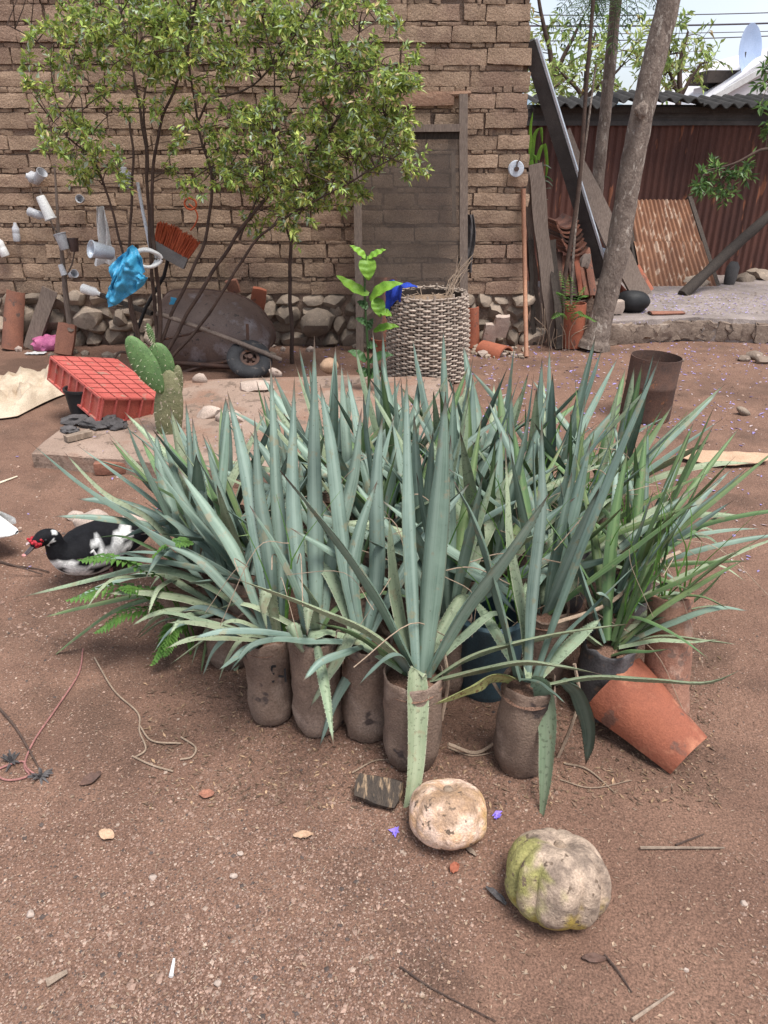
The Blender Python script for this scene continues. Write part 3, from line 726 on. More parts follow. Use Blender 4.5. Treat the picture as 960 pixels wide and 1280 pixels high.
bush(sap, [(pxline([(366, 457), (364, 380), (363, 300), (376, 262), (400, 215)], 5.75, 5.6), .017, .008), (pxline([(363, 300), (352, 262), (330, 200)], 5.75), .009, .005)], [(375, 245, 35, 25, 6), (395, 225, 30, 20, 4)], Ymid=5.65, dY=.15, nl=18)

# dead stick with plastic cups stuck on it
st = pxline([(88, 410), (83, 375), (80, 345), (77, 315), (73, 290), (71, 250), (68, 205)], 6.02, 6.06)
m_ = MB(); m_.tube(spline(st, 30), [.026 - .018 * i / 30 for i in range(31)], 8, wob=.25, wsc=20)
m_.tube(spline(pxline([(75, 300), (64, 278), (58, 262), (50, 236)], 6.04), 10), .007, 6)
m_.tube(spline(pxline([(80, 350), (90, 330), (94, 305)], 6.04), 10), .006, 6)
m_.tube(spline(pxline([(58, 262), (46, 268), (38, 262)], 6.04), 8), .005, 6)
m_.tube(spline([G(88, 425), st[0] - V((0, 0, .02)), st[0]], 6), .026, 8)
props(m_.build('dead_stick', M['wood']), 'dead grey stick with plastic cups stuck on its branches', 'stick')
def cup(px, py, Y, r, h, d, m, label, kind='cup'):
    p = W(px, py, Y); Mx = V(d).to_track_quat('Z', 'Y').to_matrix(); b_ = MB()
    if kind == 'cup': b_.lathe(p, [(0, -h / 2), (r * .72, -h / 2), (r * .78, -h * .45), (r, h / 2), (r * 1.07, h / 2), (r * 1.07, h * .44), (r * .98, h * .44), (r * .9, h * .42), (r * .7, -h * .42), (0, -h * .42)], 20, Mx, .03, 12)
    else: b_.lathe(p, [(0, -h / 2), (r * .9, -h / 2), (r, -h * .46), (r, -h * .1), (r * .93, -h * .05), (r, 0), (r, h * .2), (r * .45, h * .38), (r * .4, h * .5), (0, h * .5)], 20, Mx, .06, 14)
    return props(b_.build('plastic_' + kind, M[m]), label, kind)
cup(57, 260, 5.98, .042, .17, (.35, -.1, -1), 'white', 'tall white plastic cup upside down high on the dead stick')
cup(78, 302, 5.96, .045, .12, (-.25, .1, 1), 'milky', 'cloudy translucent plastic cup on the middle of the dead stick')
cup(92, 306, 5.98, .04, .1, (0, .1, 1), 'brownplastic', 'dark brown plastic cup beside the cloudy cup')
cup(41, 222, 6.3, .045, .1, (-1, -.5, .4), 'milky', 'crumpled white cup left of a pair high on the wall', 'bottle')
cup(49, 221, 6.28, .04, .11, (.8, -.4, .7), 'milky', 'crumpled clear plastic cup beside a white one high on the wall')
cup(46, 268, 6.03, .032, .13, (1, -.1, -.35), 'milky', 'lying clear plastic bottle left of the tall white cup', 'bottle')
cup(78, 337, 5.98, .025, .08, (.2, 0, -1), 'milky', 'small clear cup low on the dead stick')
cup(91, 343, 5.96, .03, .07, (.7, -.6, .3), 'milky', 'small milky cup opening towards the yard low on the stick')
cup(114, 364, 5.9, .036, .15, (1, -.15, -.3), 'white', 'white bottle pushed onto a dark stake above the rubble', 'bottle')
cup(20, 290, 6.31, .028, .14, (.1, 0, 1), 'milky', 'dusty green-tinted bottle hung on the wall', 'bottle')
cup(1, 308, 6.3, .035, .16, (-.3, 0, 1), 'white', 'white plastic bottle hung at the left end of the wall', 'bottle')
cup(127, 314, 5.2, .055, .15, (-.8, -.75, .3), 'galv', 'shiny silver can stuck open end out on a shrub branch')
cup(101, 249, 6.3, .03, .06, (0, -1, .2), 'milky', 'small round milky cap hung between dead stick and shrub')
cup(156, 222, 5.6, .05, .13, (.1, -.2, 1), 'milky', 'dusty clear bottle hung among the shrub leaves', 'bottle')
m_ = MB(); m_.bar(W(118, 366, 5.93), W(190, 392, 5.7), .03, .03, jit=.003, segs=4); props(m_.build('stake', M['darkwood']), 'dark stake behind the blue bag holding the white bottle', 'stake')
m_ = MB(); m_.tube(pxline([(172, 228), (178, 262), (188, 312)], 5.7), .012, 8); props(m_.build('metal_rod', M['galv']), 'pale metal rod standing among the shrub stems', 'rod')
# white plastic sheet and blue bag on the branches
m_ = MB()
def ws(u, v):
    w = 10 + 16 * v; x = 126 + 6 * v + (u - .5) * w * (1 + .15 * math.sin(v * 7)); p = W(x, 258 + 72 * v + 6 * abs(u - .5) * math.sin(9 * u), 5.6)
    return p + V((0, .03 * math.sin(u * 11 + v * 3) + .01 * noise.noise(V((u * 6, v * 9, 0))), 0))
m_.shell(ws, 12, 16, .002); props(m_.build('white_sheet', M['white']), 'white plastic strip hanging from a shrub branch above the can', 'plastic sheet')
m_ = MB()
def bb(u, v):
    def pl(t, K):
        for a, c in zip(K, K[1:]):
            if t <= c[0]: return a[1] + (c[1] - a[1]) * (t - a[0]) / (c[0] - a[0])
        return K[-1][1]
    yt = pl(u, ((0, 334), (.2, 323), (.42, 314), (.58, 306), (.72, 312), (.88, 322), (1, 340))); yb = pl(u, ((0, 384), (.2, 381), (.45, 371), (.7, 364), (.9, 357), (1, 349)))
    x = 136 + 45 * u + 3 * math.sin(v * 6 + u * 3); p = W(x, yt + (yb - yt) * v, 5.1)
    return p + V((0, -.07 * math.sin(math.pi * u) * math.sin(math.pi * v) + .05 * noise.noise(V((u * 5, v * 4, 2))) + .03 * noise.noise(V((u * 11, v * 9, 5))), 0))
m_.shell(bb, 34, 30, .002); props(m_.build('blue_bag', M['bluebag']), 'bright blue plastic bag hung on a shrub branch', 'bag')
m_ = MB()
for k in range(3):
    c = W(182 + k * 1.5, 323, 5.3 - .02 * k); m_.tube([c + V((.075 * math.cos(a) * (1 + .08 * k), .02 * math.sin(2 * a + k), .06 * math.sin(a) * (1 - .05 * k))) for a in [i * .32 for i in range(20)]], .012, 8)
m_.tube(spline(pxline([(186, 313), (196, 318), (202, 323)], 5.28), 8), .011, 8)
props(m_.build('rope_coil', M['white']), 'white cord coil hung over a shrub stem', 'rope')
m_ = MB(); c = W(238, 255, 6.05); m_.tube(spline(pxline([(236, 255), (244, 262), (247, 272), (243, 282), (238, 288)], 6.1), 16), .006, 6); m_.tube([c + V((.045 * math.cos(a), 0, .04 * math.sin(a))) for a in [i * .4 for i in range(17)]], .008, 6)
props(m_.build('orange_hose', M['orange']), 'short orange hose loop hung on the wall behind the shrub', 'hose')
# broom, bristles up
br = thing('broom', 'upturned push broom with orange bristles among the shrub stems', 'broom', W(170, 420, 5.6))
A, B = W(194, 299, 5.5), W(236, 322, 5.5); ax = (B - A).normalized(); up = V((ax.z * -1, 0, ax.x)).normalized()
m_ = MB(); m_.bar(A - up * .045, B - up * .045, .06, .085, up, jit=.003, segs=3); m_.build('head', M['greyplastic'], br)
m_ = MB()
for i in range(330):
    t = rnd.random(); p = A.lerp(B, t) - up * .01 + V((0, U(-.03, .03), 0)); d = (up + ax * ((t - .5) * .35) + V((U(-.05, .05), U(-.2, .2), U(-.05, .05)))).normalized(); Lb = .13 + .02 * math.sin(t * 3) + U(-.012, .012)
    m_.bar(p, p + d * Lb, .0045, .0045)
m_.build('bristle', M['orange'], br, False, kind='stuff')
m_ = MB(); m_.tube([A.lerp(B, .5) - up * .07, W(205, 345, 5.55), W(182, 385, 5.6), W(165, 430, 5.65)], .013, 8); m_.build('handle', M['black'], br)

# ------------------------------------------------------------------ wheelbarrow, tipped over
wb = thing('wheelbarrow', 'rusty brown wheelbarrow tipped on its side under the shrub', 'wheelbarrow', G(275, 466))
PAN = [(205, 372), (215, 364), (240, 362), (270, 364), (300, 370), (322, 383), (336, 400), (343, 415), (342, 428), (334, 434)]
m_ = MB()
def panfn(u, v):
    S = PANS; i = u * (len(S) - 1); k = min(int(i), len(S) - 2); top = S[k].lerp(S[k + 1], i - k)
    ex = min(1, (1 - u) * 4) ** .5                       # closes to the right end
    zb = .03; yf = .40 * (.35 + .65 * math.sin(math.pi * min(.5 + u * .5, 1)) ** .5)
    a = v * math.pi * .62
    z = top.z - (top.z - zb) * (1 - math.cos(a)) / (1 - math.cos(math.pi * .62)) 
    x = top.x + (.02 - .05 * u) * v * 2
    return V((x, top.y - yf * math.sin(a) ** .9 if a > 0 else top.y, z))
PANS = spline(pxline(PAN, 5.9), 40)
m_.shell(panfn, 36, 18, .006); pano = m_.build('pan', M['barrow'], wb)
m_ = MB(); m_.tube([panfn(i / 30, 0) + V((0, 0, .0)) for i in range(31)], .012, 8); m_.build('rim', M['rust'], pano)
b1 = MB()
b1.blob(panfn(.16, .3) + V((0, -.002, .0)), (.035, .008, .045), 2, .5, 2.0); b1.build('paint_mark', M['bluebag'], pano)
for ya, pts in ((5.42, [(196, 392), (216, 398), (290, 425), (352, 450)]), (5.52, [(198, 452), (240, 455), (284, 458), (318, 462)])):
    m_ = MB(); m_.tube(spline(pxline(pts, ya, ya - .06), 12), .017, 8, wob=.1); m_.build('handle', M['wood' if ya < 5.5 else 'rust'], wb)
m_ = MB(); m_.tube(pxline([(309, 405), (310, 430)], 5.45), .012, 6); m_.build('bracket', M['rust'], wb); m_ = MB(); m_.tube(pxline([(205, 424), (235, 418), (262, 410)], 5.42), .009, 6); m_.build('brace', M['rust'], wb)
m_ = MB(); m_.tube(pxline([(228, 466), (260, 455), (285, 452)], 5.5), .014, 6); m_.build('leg', M['rust'], wb)
wc = W(312, 449, 5.36); Mw = frame(V((1, .12, -.2)), V((-.12, -.62, .78)))
wh = MB(); prof = [(.115 + .052 * math.cos(a), .042 * math.sin(a)) for a in [i * math.pi / 7 for i in range(15)]]; wh.lathe(wc, prof, 36, Mw, close=False); who = wh.build('wheel', M['rubber'], wb)
m_ = MB(); m_.lathe(wc, [(.05, -.02), (.085, -.022), (.1, -.028), (.105, 0), (.1, .028), (.085, .022), (.05, .02)], 28, Mw, close=False)
for k in range(5):
    a = k * 1.2566; d = Mw @ V((math.cos(a), math.sin(a), 0)); m_.bar(wc + d * .015, wc + d * .092, .022, .012, Mw @ V((0, 0, 1)))
m_.lathe(wc, [(0, -.04), (.02, -.04), (.02, .04), (0, .04)], 12, Mw); m_.build('rim', M['rust'], who)
# brick pieces behind it on the wall foot
def lumpbrick(p, dims, rot, m, label, cat='brick', name='loose_brick', amp=.005, group=None, r=.01):
    b_ = MB(); v_, f_ = rough_box(dims, r, 4, 2, 2, amp, U(0, 50)); Rm = Matrix.Rotation(rot[2], 3, 'Z') @ Matrix.Rotation(rot[1], 3, 'Y') @ Matrix.Rotation(rot[0], 3, 'X')
    b_.add([Rm @ q + V(p) for q in v_], f_); return props(b_.build(name, M[m], sharp=R(38)), label, cat, group)
lumpbrick(W(323, 374, 6.22), (.13, .06, .2), (.2, .25, 0), 'terra', 'red brick fragment showing above the tipped wheelbarrow rim')
lumpbrick(W(291, 358, 6.25), (.11, .06, .12), (.2, -.2, 0), 'tile_old', 'dull brown brick fragment behind the wheelbarrow')
lumpbrick(W(82, 424, 5.98), (.15, .07, .26), (-.35, .22, .1), 'brick', 'red brick propped in front of the rubble wall base')

# ------------------------------------------------------------------ roof tiles
def tile_fn(P0, P1, nrm, w0, w1, arc=R(150)):
    P0, P1 = V(P0), V(P1); F = frame(P1 - P0, nrm); L = (P1 - P0).length
    def fn(u, v):
        w = w0 + (w1 - w0) * u; r = w / 2 / math.sin(min(arc, math.pi) / 2); a = (v - .5) * arc
        q = V((u * L, r * math.sin(a), r * math.cos(a) - r * math.cos(arc / 2)))
        q += noise.noise_vector(q * 9 + P0 * 3) * .005
        return P0 + F @ q
    return fn
def roof_tile(P0, P1, nrm, w0, w1, m, label, th=.014, arc=R(150), group=None, parent=None, name='roof_tile'):
    b_ = MB(); b_.shell(tile_fn(P0, P1, nrm, w0, w1, arc), 10, 14, th)
    return props(b_.build(name, M[m], parent), label, 'roof tile' if label else None, group)
roof_tile(G(15, 436), W(20, 364, 6.28), (0, -1, .15), .17, .14, 'tile_old', 'long brown clay tile standing upright against the wall base beside the grey plank')
m_ = MB(); m_.bar(G(38, 436), W(63, 362, 6.27), .12, .03, V((0, 1, 0)), jit=.006, segs=5); props(m_.build('plank', M['wood']), 'short weathered plank leaning on the wall base behind the red brick', 'plank')
m_ = MB(); m_.blob(G(60, 437) + V((0, 0, .05)), (.12, .07, .07), 3, .4, 2.2); props(m_.build('pink_bag', M['pinkbag']), 'crumpled pink plastic bag at the wall base', 'bag')
m_ = MB(); p = GZ(45, 443)
m_.shell(lambda u, v: p + V(((u - .5) * .16, (v - .5) * .06, .008 + .012 * noise.noise(V((u * 4, v * 4, 1))) + .006)), 8, 4, .002); props(m_.build('paper_scrap', M['white']), 'white torn paper strip on the earth before the pink bag', 'paper')

# ------------------------------------------------------------------ concrete slab and what lies on it
sl = MB(); zs = .095
C = [G(40, 563, zs), G(330, 590, zs), G(520, 596, zs), G(590, 540, zs), G(560, 472, zs), G(420, 468, zs), G(150, 480, zs)]
C = [V((p.x, p.y, zs)) for p in C]; n = len(C); ring = []
for i in range(n):
    for k in range(14):
        p = C[i].lerp(C[(i + 1) % n], k / 14); ring.append(p + V((noise.noise(p * 5), noise.noise(p * 5 + V((9, 0, 0))), 0)) * .025)
m = len(ring); cen = sum(ring, V()) / m
rows = [[V((p.x, p.y, -.03)) + (p - cen).normalized() * -.0 for p in ring], [V((p.x, p.y, zs - .012)) for p in ring]] + [[V((cen.x + (p.x - cen.x) * q, cen.y + (p.y - cen.y) * q, zs + .008 * noise.noise(p * 3 + V((q, 0, 0))))) for p in ring] for q in (.985, .9, .75, .55, .3)]
vs_ = [p for r in rows for p in r] + [cen]
fs = [(i * m + j, i * m + (j + 1) % m, i * m + m + (j + 1) % m, i * m + m + j) for i in range(len(rows) - 1) for j in range(m)] + [((len(rows) - 1) * m + j, (len(rows) - 1) * m + (j + 1) % m, len(vs_) - 1) for j in range(m)]
sl.add(vs_, fs); props(sl.build('concrete_slab', M['concrete'], smooth=False), 'low earth-stained concrete slab behind the agave bags', 'slab')
lumpbrick(G(143, 590) + V((0, 0, .035)), (.19, .1, .075), (0, 0, .15), 'brick', 'worn pinkish brick on the earth at the slab front edge')
# crate, upside down, propped on a bucket
TL, TR, BRc, BL = W(64, 450, 4.42), W(131, 434, 4.86), W(197, 498, 4.3), W(157, 509, 3.92)
ux = ((BL - TL) + (BRc - TR)).normalized(); vy = ((TR - TL) + (BRc - BL)); cn = (TL + TR + BRc + BL) / 4
nz_ = ux.cross(vy).normalized(); vy = nz_.cross(ux).normalized()
if nz_.z < 0: nz_ = -nz_; vy = -vy
LX, LY, HC = .62, .42, .15
crate = thing('plastic_crate', 'red plastic lattice crate upside down and tilted on a black bucket', 'crate', cn - nz_ * HC)
Fm = Matrix((ux, vy, nz_)).transposed()
def cp(x, y, z): return cn + Fm @ V((x, y, z))
NXc, NYc = 9, 5; gapx = .010
for i in range(NXc):
    for j in range(NYc):
        q = MB(); q.box(cp(-LX / 2 + (i + .5) * LX / NXc, -LY / 2 + (j + .5) * LY / NYc, -.004), (LX / NXc - gapx, LY / NYc - gapx, .008), Fm); q.build('panel', M['crate'], crate, False)
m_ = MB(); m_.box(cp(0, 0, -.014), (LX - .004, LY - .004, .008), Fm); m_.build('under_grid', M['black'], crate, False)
for sx in (-1, 1):
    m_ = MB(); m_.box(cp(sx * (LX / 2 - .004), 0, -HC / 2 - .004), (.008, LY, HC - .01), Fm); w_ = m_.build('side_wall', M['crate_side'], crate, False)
    m_ = MB()
    for j in range(6): m_.box(cp(sx * (LX / 2 + .006), -LY / 2 + .006 + j * (LY - .012) / 5, -HC / 2), (.012, .01, HC), Fm)
    for zz in (-.006, -HC * .97): m_.box(cp(sx * (LX / 2 + .0055), 0, zz), (.013, LY, .012), Fm)
    m_.build('rib', M['crate'], w_, False)
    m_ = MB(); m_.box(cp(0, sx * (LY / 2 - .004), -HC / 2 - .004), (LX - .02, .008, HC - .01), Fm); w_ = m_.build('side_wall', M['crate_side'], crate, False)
    m_ = MB()
    for j in range(8): m_.box(cp(-LX / 2 + .006 + j * (LX - .012) / 7, sx * (LY / 2 + .006), -HC / 2), (.01, .012, HC), Fm)
    for zz in (-.0065, -HC * .965): m_.box(cp(0, sx * (LY / 2 + .0055), zz), (LX, .013, .012), Fm)
    m_.build('rib', M['crate'], w_, False)
bc = G(108, 517, zs); m_ = MB(); m_.lathe(bc, [(.0, 0), (.085, 0), (.1, .15), (.106, .15), (.106, .165), (.094, .165), (.08, .02), (0, .02)], 28); props(m_.build('bucket', M['black']), 'black plastic bucket under the red crate', 'bucket')
for i, (x, y, sx, sy, sz) in enumerate(((97, 530, .09, .05, .035), (118, 534, .1, .05, .03), (134, 530, .07, .06, .04), (88, 540, .06, .04, .02), (146, 535, .06, .05, .03))):
    m_ = MB(); m_.blob(G(x, y, zs) + V((0, 0, sz * .6)), (sx, sy, sz), 3, .45, 2.4, Matrix.Rotation(U(-.5, .5), 3, 'Z')); props(m_.build('rag', M['rag']), 'crumpled dark grey rag on the slab below the crate', 'rag', 'dark rags on the slab')
m_ = MB(); m_.bar(G(83, 553, zs) + V((0, 0, .02)), G(114, 545, zs) + V((0, 0, .02)), .05, .03, jit=.003, segs=3); props(m_.build('wood_block', M['palewood']), 'small pale wood offcut on the slab corner', 'wood')
for x, y, sx in ((250, 478, .05), (318, 487, .13), (262, 520, .08), (290, 525, .09), (345, 470, .05)):
    p = G(x, y, zs); m_ = MB(); m_.rock(p + V((0, 0, .02)), (sx, sx * .6, .04), 2, 8); props(m_.build('stone', M['palestone'], sharp=R(35)), 'flat loose stone lying on the concrete slab', 'stone', 'stones on the slab')
# pale sheet of sacking on the earth
m_ = MB()
def sack(u, v):
    x = -60 + 150 * u; y = 472 + 6 * math.sin(u * 5) + (48 - 22 * max(0, u - .55) / .45) * v; p = G(x, y)
    e = min(1, min(u, 1 - u, v, 1 - v) * 7)
    p.z = .012 + .075 * e * (.75 + .9 * noise.noise(V((u * 5, v * 2.6, 4)))) + .07 * e * abs(noise.noise(V((u * 9, v * 5, 4)))) + .03 * e * noise.noise(V((u * 26, v * 15, 4))); return p
m_.shell(sack, 40, 22, .004); props(m_.build('sacking', M['canvas']), 'crumpled cream plastic sacking on the earth left of the crate', 'sacking')

# ------------------------------------------------------------------ prickly pear
cac = thing('prickly_pear', 'prickly pear cactus with green pads on a scarred old pad beside the crate', 'cactus', G(213, 566, .095))
def pad(pts, w, m, Y, th=.025, name='pad'):
    a, b_ = W(*pts[0], Y), W(*pts[1], Y); F = frame(b_ - a, V((.1, -1, .2))); L = (b_ - a).length; q = MB(); bm = bmesh.new(); bmesh.ops.create_icosphere(bm, subdivisions=3, radius=1)
    vs_ = []
    for v in bm.verts:
        p = v.co; k = 1 - .28 * max(0, -p.x) ** 1.5
        n_ = 1 + .05 * noise.noise(p * 2.5 + a)
        vs_.append(a.lerp(b_, .5) + F @ V((p.x * L / 2, p.y * w / 2 * k * n_, p.z * th * (1 + .3 * noise.noise(p * 4 + a)))))
    q.add(vs_, [tuple(v.index for v in f.verts) for f in bm.faces]); bm.free(); o = q.build(name, M[m], cac)
    s_ = MB()
    for i in range(-4, 5):
        for j in range(-2, 3):
            x, y = i / 4.6 + (.11 if j % 2 else 0), j / 2.5
            if x * x + y * y > .95: continue
            z = math.sqrt(max(0, 1 - x * x - y * y)); k = 1 - .28 * max(0, -x) ** 1.5
            p = a.lerp(b_, .5) + F @ V((x * L / 2, y * w / 2 * k, z * th))
            for t in range(2):
                d = F @ (V((x * .6 + U(-.5, .5), y * .8 + U(-.5, .5), 1)).normalized()); s_.tube([p - d * .002, p + d * U(.012, .024)], [.0009, .0003], 3)
    s_.build('spine', M['spine'], o, False, kind='stuff')
YC = 3.92
pad([(210, 566), (212, 462)], .16, 'cactus_old', YC, .035); pad([(203, 492), (160, 420)], .135, 'cactus', YC - .03); pad([(206, 488), (196, 428)], .15, 'cactus', YC + .02)
pad([(220, 505), (222, 456)], .07, 'cactus_old', YC + .03); pad([(193, 432), (184, 404)], .035, 'cactus', YC + .02, .012)

# ------------------------------------------------------------------ basket, cloth, clay pieces, seedling
bk0 = G(536, 482); bk0.y += .27; RB0, RB1 = .285, .262; zt = W(536, 374, bk0.y - .26).z
bk = thing('woven_basket', 'tall grey-brown woven cane basket standing before the screen frame', 'basket', bk0)
NS = 34; NR = 34
def rb(t): return RB0 + (RB1 - RB0) * t + .018 * math.sin(math.pi * t)
for k in range(NS):
    a = 2 * math.pi * k / NS; d = V((math.cos(a), math.sin(a), 0)); m_ = MB(); tt = V((-d.y, d.x, 0))
    m_.tube([bk0 + d * rb(t) + V((0, 0, zt * t)) for t in (0, .25, .5, .75, 1.0 + U(0, .04))], .008, 6); m_.build('stake', M['basket'], bk)
for r_ in range(NR):
    m_ = MB(); t = (r_ + .5) / NR; P = []
    for i in range(NS * 3 + 1):
        a = 2 * math.pi * i / (NS * 3); rr = rb(t) + .0125 * math.cos(math.pi * (i / 3 + r_)); P.append(bk0 + V((rr * math.cos(a), rr * math.sin(a), zt * t + .006 * noise.noise(V((math.cos(a) * 2, math.sin(a) * 2, r_))) + .01 * noise.noise(V((math.cos(a) * 2, math.sin(a) * 2, 3))))))
    m_.tube(P, [.0078 * (1 + .3 * noise.noise(p * 9)) for p in P], 5, cap=False); m_.build('woven_strand', M['basket'], bk)
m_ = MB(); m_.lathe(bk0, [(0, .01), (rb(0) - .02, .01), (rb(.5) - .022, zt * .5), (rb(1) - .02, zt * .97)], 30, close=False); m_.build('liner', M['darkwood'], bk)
m_ = MB()
m_.lathe(bk0, [(rb(1) - .025, zt * .9), (rb(1) * .75, zt * .92), (rb(1) * .4, zt * .94), (0, zt * .95)], 24, close=False, wob=.1); m_.build('straw_fill', M['straw'], bk)
m_ = MB()
for k in range(70):
    a = U(0, 6.28); r_ = U(0, .22); p0 = bk0 + V((r_ * math.cos(a), r_ * math.sin(a), zt * .92)); d = V((U(-1, 1), U(-1, 1), U(-.1, .25))).normalized(); m_.tube([p0, p0 + d * U(.05, .14)], .0025, 4)
m_.build('straw', M['dry'], bk, kind='stuff')
m_ = MB()
def cl(u, v):
    a = R(184 + 44 * u); t = (v - .45); rr = rb(1) + .022 + .012 * math.sin(u * 14)
    if t > 0: h = -t * .3 * (1 - u) ** 1.6 - t * .05; r2 = rr + .015
    else: h = .03 + .05 * (1 - abs(t) * 1.5) * (.4 + .6 * abs(math.sin(u * 9))); r2 = rr + t * .35
    q = bk0 + V((r2 * math.cos(a), r2 * math.sin(a), zt + h + .012)); return q + noise.noise_vector(q * 16) * .02
m_.shell(cl, 30, 16, .005); props(m_.build('blue_cloth', M['bluecloth']), 'royal blue cloth draped over the basket rim', 'cloth')
roof_tile(G(482, 438), W(482, 346, 6.2), (.1, -1, .2), .2, .17, 'tile_old', 'tall brown clay tile standing behind the basket and screen post')
m_ = MB(); p = GZ(478, 440); m_.lathe(p + V((0, 0, 0)), [(0, 0), (.07, 0), (.095, .12), (.085, .12), (.06, .01)], 20); props(m_.build('clay_pot', M['terra']), 'small red clay pot left of the basket', 'pot')
roof_tile(G(591, 434), W(590, 384, 6.25), (.1, -1, .1), .1, .1, 'terra', 'narrow red clay tile standing right of the basket')
roof_tile(G(602, 438) + V((0, 0, .02)), G(632, 445) + V((0, 0, .0)), (.1, -.5, 1), .15, .19, 'terra', 'broken red tile lying at the wall foot right of the basket')
for x, y, s in ((612, 418, .12), (626, 408, .14)):
    lumpbrick(W(x, y, 6.2), (s, .05, .2), (.3, U(-.3, .3), .2), 'palestone', 'speckled pale concrete chunk at the wall corner', 'concrete chunk', 'concrete_chunk', .012, 'concrete chunks at the wall corner')
m_ = MB()
for k in range(14):
    p0 = W(558 + U(-6, 8), 372, 5.3); m_.tube(spline([p0, W(566 + U(-6, 10), 350, 5.35), W(578 + U(-10, 16), 325 + U(-8, 15), 5.4)], 6), .0018, 4)
props(m_.build('dry_grass', M['dry']), 'dry grass stalks sticking out of the basket', 'grass')
m_ = MB(); p = G(412, 466, zs); m_.blob(p + V((0, 0, .05)), (.065, .06, .055), 3, .1, 1.5); props(m_.build('gourd', M['card']), 'small tan gourd on the slab behind the agaves', 'gourd')
# seedling with lime leaves
sd0 = G(462, 505); sdl = thing('seedling', 'young broadleaf plant with glossy lime-green leaves behind the agaves', 'plant', sd0); YP = sd0.y
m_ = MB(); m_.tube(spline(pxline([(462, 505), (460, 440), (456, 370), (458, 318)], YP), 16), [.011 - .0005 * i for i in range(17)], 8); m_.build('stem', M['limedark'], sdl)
def broad(a, c, w, m, bend=.15, dy0=0, dy1=0, nrm=(0, -.6, .8)):
    A_, B_ = W(*a, YP + dy0), W(*c, YP + dy1); F = frame(B_ - A_, V(nrm)); L = (B_ - A_).length; q = MB(); wr = w / ppm(A_)
    def fn(u, v):
        k = math.sin(math.pi * (.04 + .95 * u) ** .8) ** .8; y = (v - .5) * wr * k
        return A_ + F @ V((u * L, y, -bend * L * (u - .5) ** 2 * 2 + .22 * abs(y) + .004 * math.sin(u * 22 + abs(v - .5) * 4)))
    q.shell(fn, 14, 6, .0015); q.build('leaf', M[m], sdl)
for a in (((458, 322), (438, 306), 10, 'lime', .1, 0, 0), ((460, 322), (482, 311), 10, 'lime', .1, 0, 0), ((458, 320), (461, 350), 22, 'lime', .2, 0, -.05), ((459, 370), (419, 346), 16, 'lime', -.15, 0, -.03),
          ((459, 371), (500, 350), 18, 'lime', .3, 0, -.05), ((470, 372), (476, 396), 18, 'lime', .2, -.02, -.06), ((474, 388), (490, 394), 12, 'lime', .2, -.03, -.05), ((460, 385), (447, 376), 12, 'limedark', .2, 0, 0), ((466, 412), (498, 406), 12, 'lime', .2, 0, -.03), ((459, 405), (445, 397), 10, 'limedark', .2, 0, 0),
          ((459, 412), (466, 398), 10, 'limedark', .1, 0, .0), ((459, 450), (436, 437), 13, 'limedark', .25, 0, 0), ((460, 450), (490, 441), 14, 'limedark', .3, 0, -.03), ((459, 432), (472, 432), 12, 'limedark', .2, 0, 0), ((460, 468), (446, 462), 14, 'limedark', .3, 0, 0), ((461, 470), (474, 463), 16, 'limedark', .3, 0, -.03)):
    broad(*a)

# ================================================================== RIGHT SIDE: PLINTH, FENCE, LEANING THINGS
ZP = .2
pf = [G(752, 431), G(800, 428), G(860, 425), G(960, 428), G(1150, 434)]
pb = MB(); top = []; bot = []
P = [V((p.x, p.y, 0)) for p in pf]; S = spline(P, 60)
rows = []
for i, p in enumerate(S):
    j1 = V((0, .03 * noise.noise(p * 4) + .02 * noise.noise(p * 15), 0)); 
    rows.append([V((p.x, p.y, -.05)) + j1, V((p.x, p.y, .1)) + j1 * 1.8 + V((0, .02 * noise.noise(p * 9 + V((0, 0, 5))), 0)), V((p.x, p.y + .02, ZP - .012 + .012 * noise.noise(p * 6))) + j1, V((p.x, p.y + .06, ZP + .004 * noise.noise(p * 8))), V((p.x, p.y + .8, ZP)), V((p.x, 9.4, ZP + .01))])
vs_ = [q for r in rows for q in r]; n = 6
pb.add(vs_, [(i * n + j, i * n + n + j, i * n + n + j + 1, i * n + j + 1) for i in range(len(rows) - 1) for j in range(n - 1)])
r0 = rows[0]; k = len(pb.v); pb.add(r0 + [V((r0[0].x, 9.4, -.05))], [(6, 5, 4, 3, 2, 1, 0)])
props(pb.build('concrete_plinth', M['plinth_top'], smooth=False), 'low cracked concrete platform in front of the rusty fence', 'platform')
fz = MB()                                                              # rough mortared face of the platform
for i in range(40):
    t = (i + .5) / 40; p = S[int(t * 60)]; w_ = U(.08, .2)
    v_, f_ = rough_box((w_ * 1.3, .07, U(.12, .18)), .01, 4, 1, 3, .02, U(0, 50)); fz.add([q + V((p.x + U(-.03, .03), p.y + .022, .085 + U(-.02, .01))) for q in v_], f_)
pl = [o for o in COL.objects if o.name == 'concrete_plinth'][0]
fz.build('rubble_face', M['plinth'], pl, sharp=R(35), kind='stuff')
YF = 8.75
fence = thing('corrugated_fence', 'rust-red corrugated metal fence with grey slats and black roof sheet above', 'fence', (W(820, 345, YF).x, YF, ZP))
def zf(y): return W(800, y, YF).z
xs_ = [W(640, 200, YF).x, W(795, 200, YF).x, W(868, 200, YF).x, W(945, 200, YF).x, W(1090, 200, YF).x]
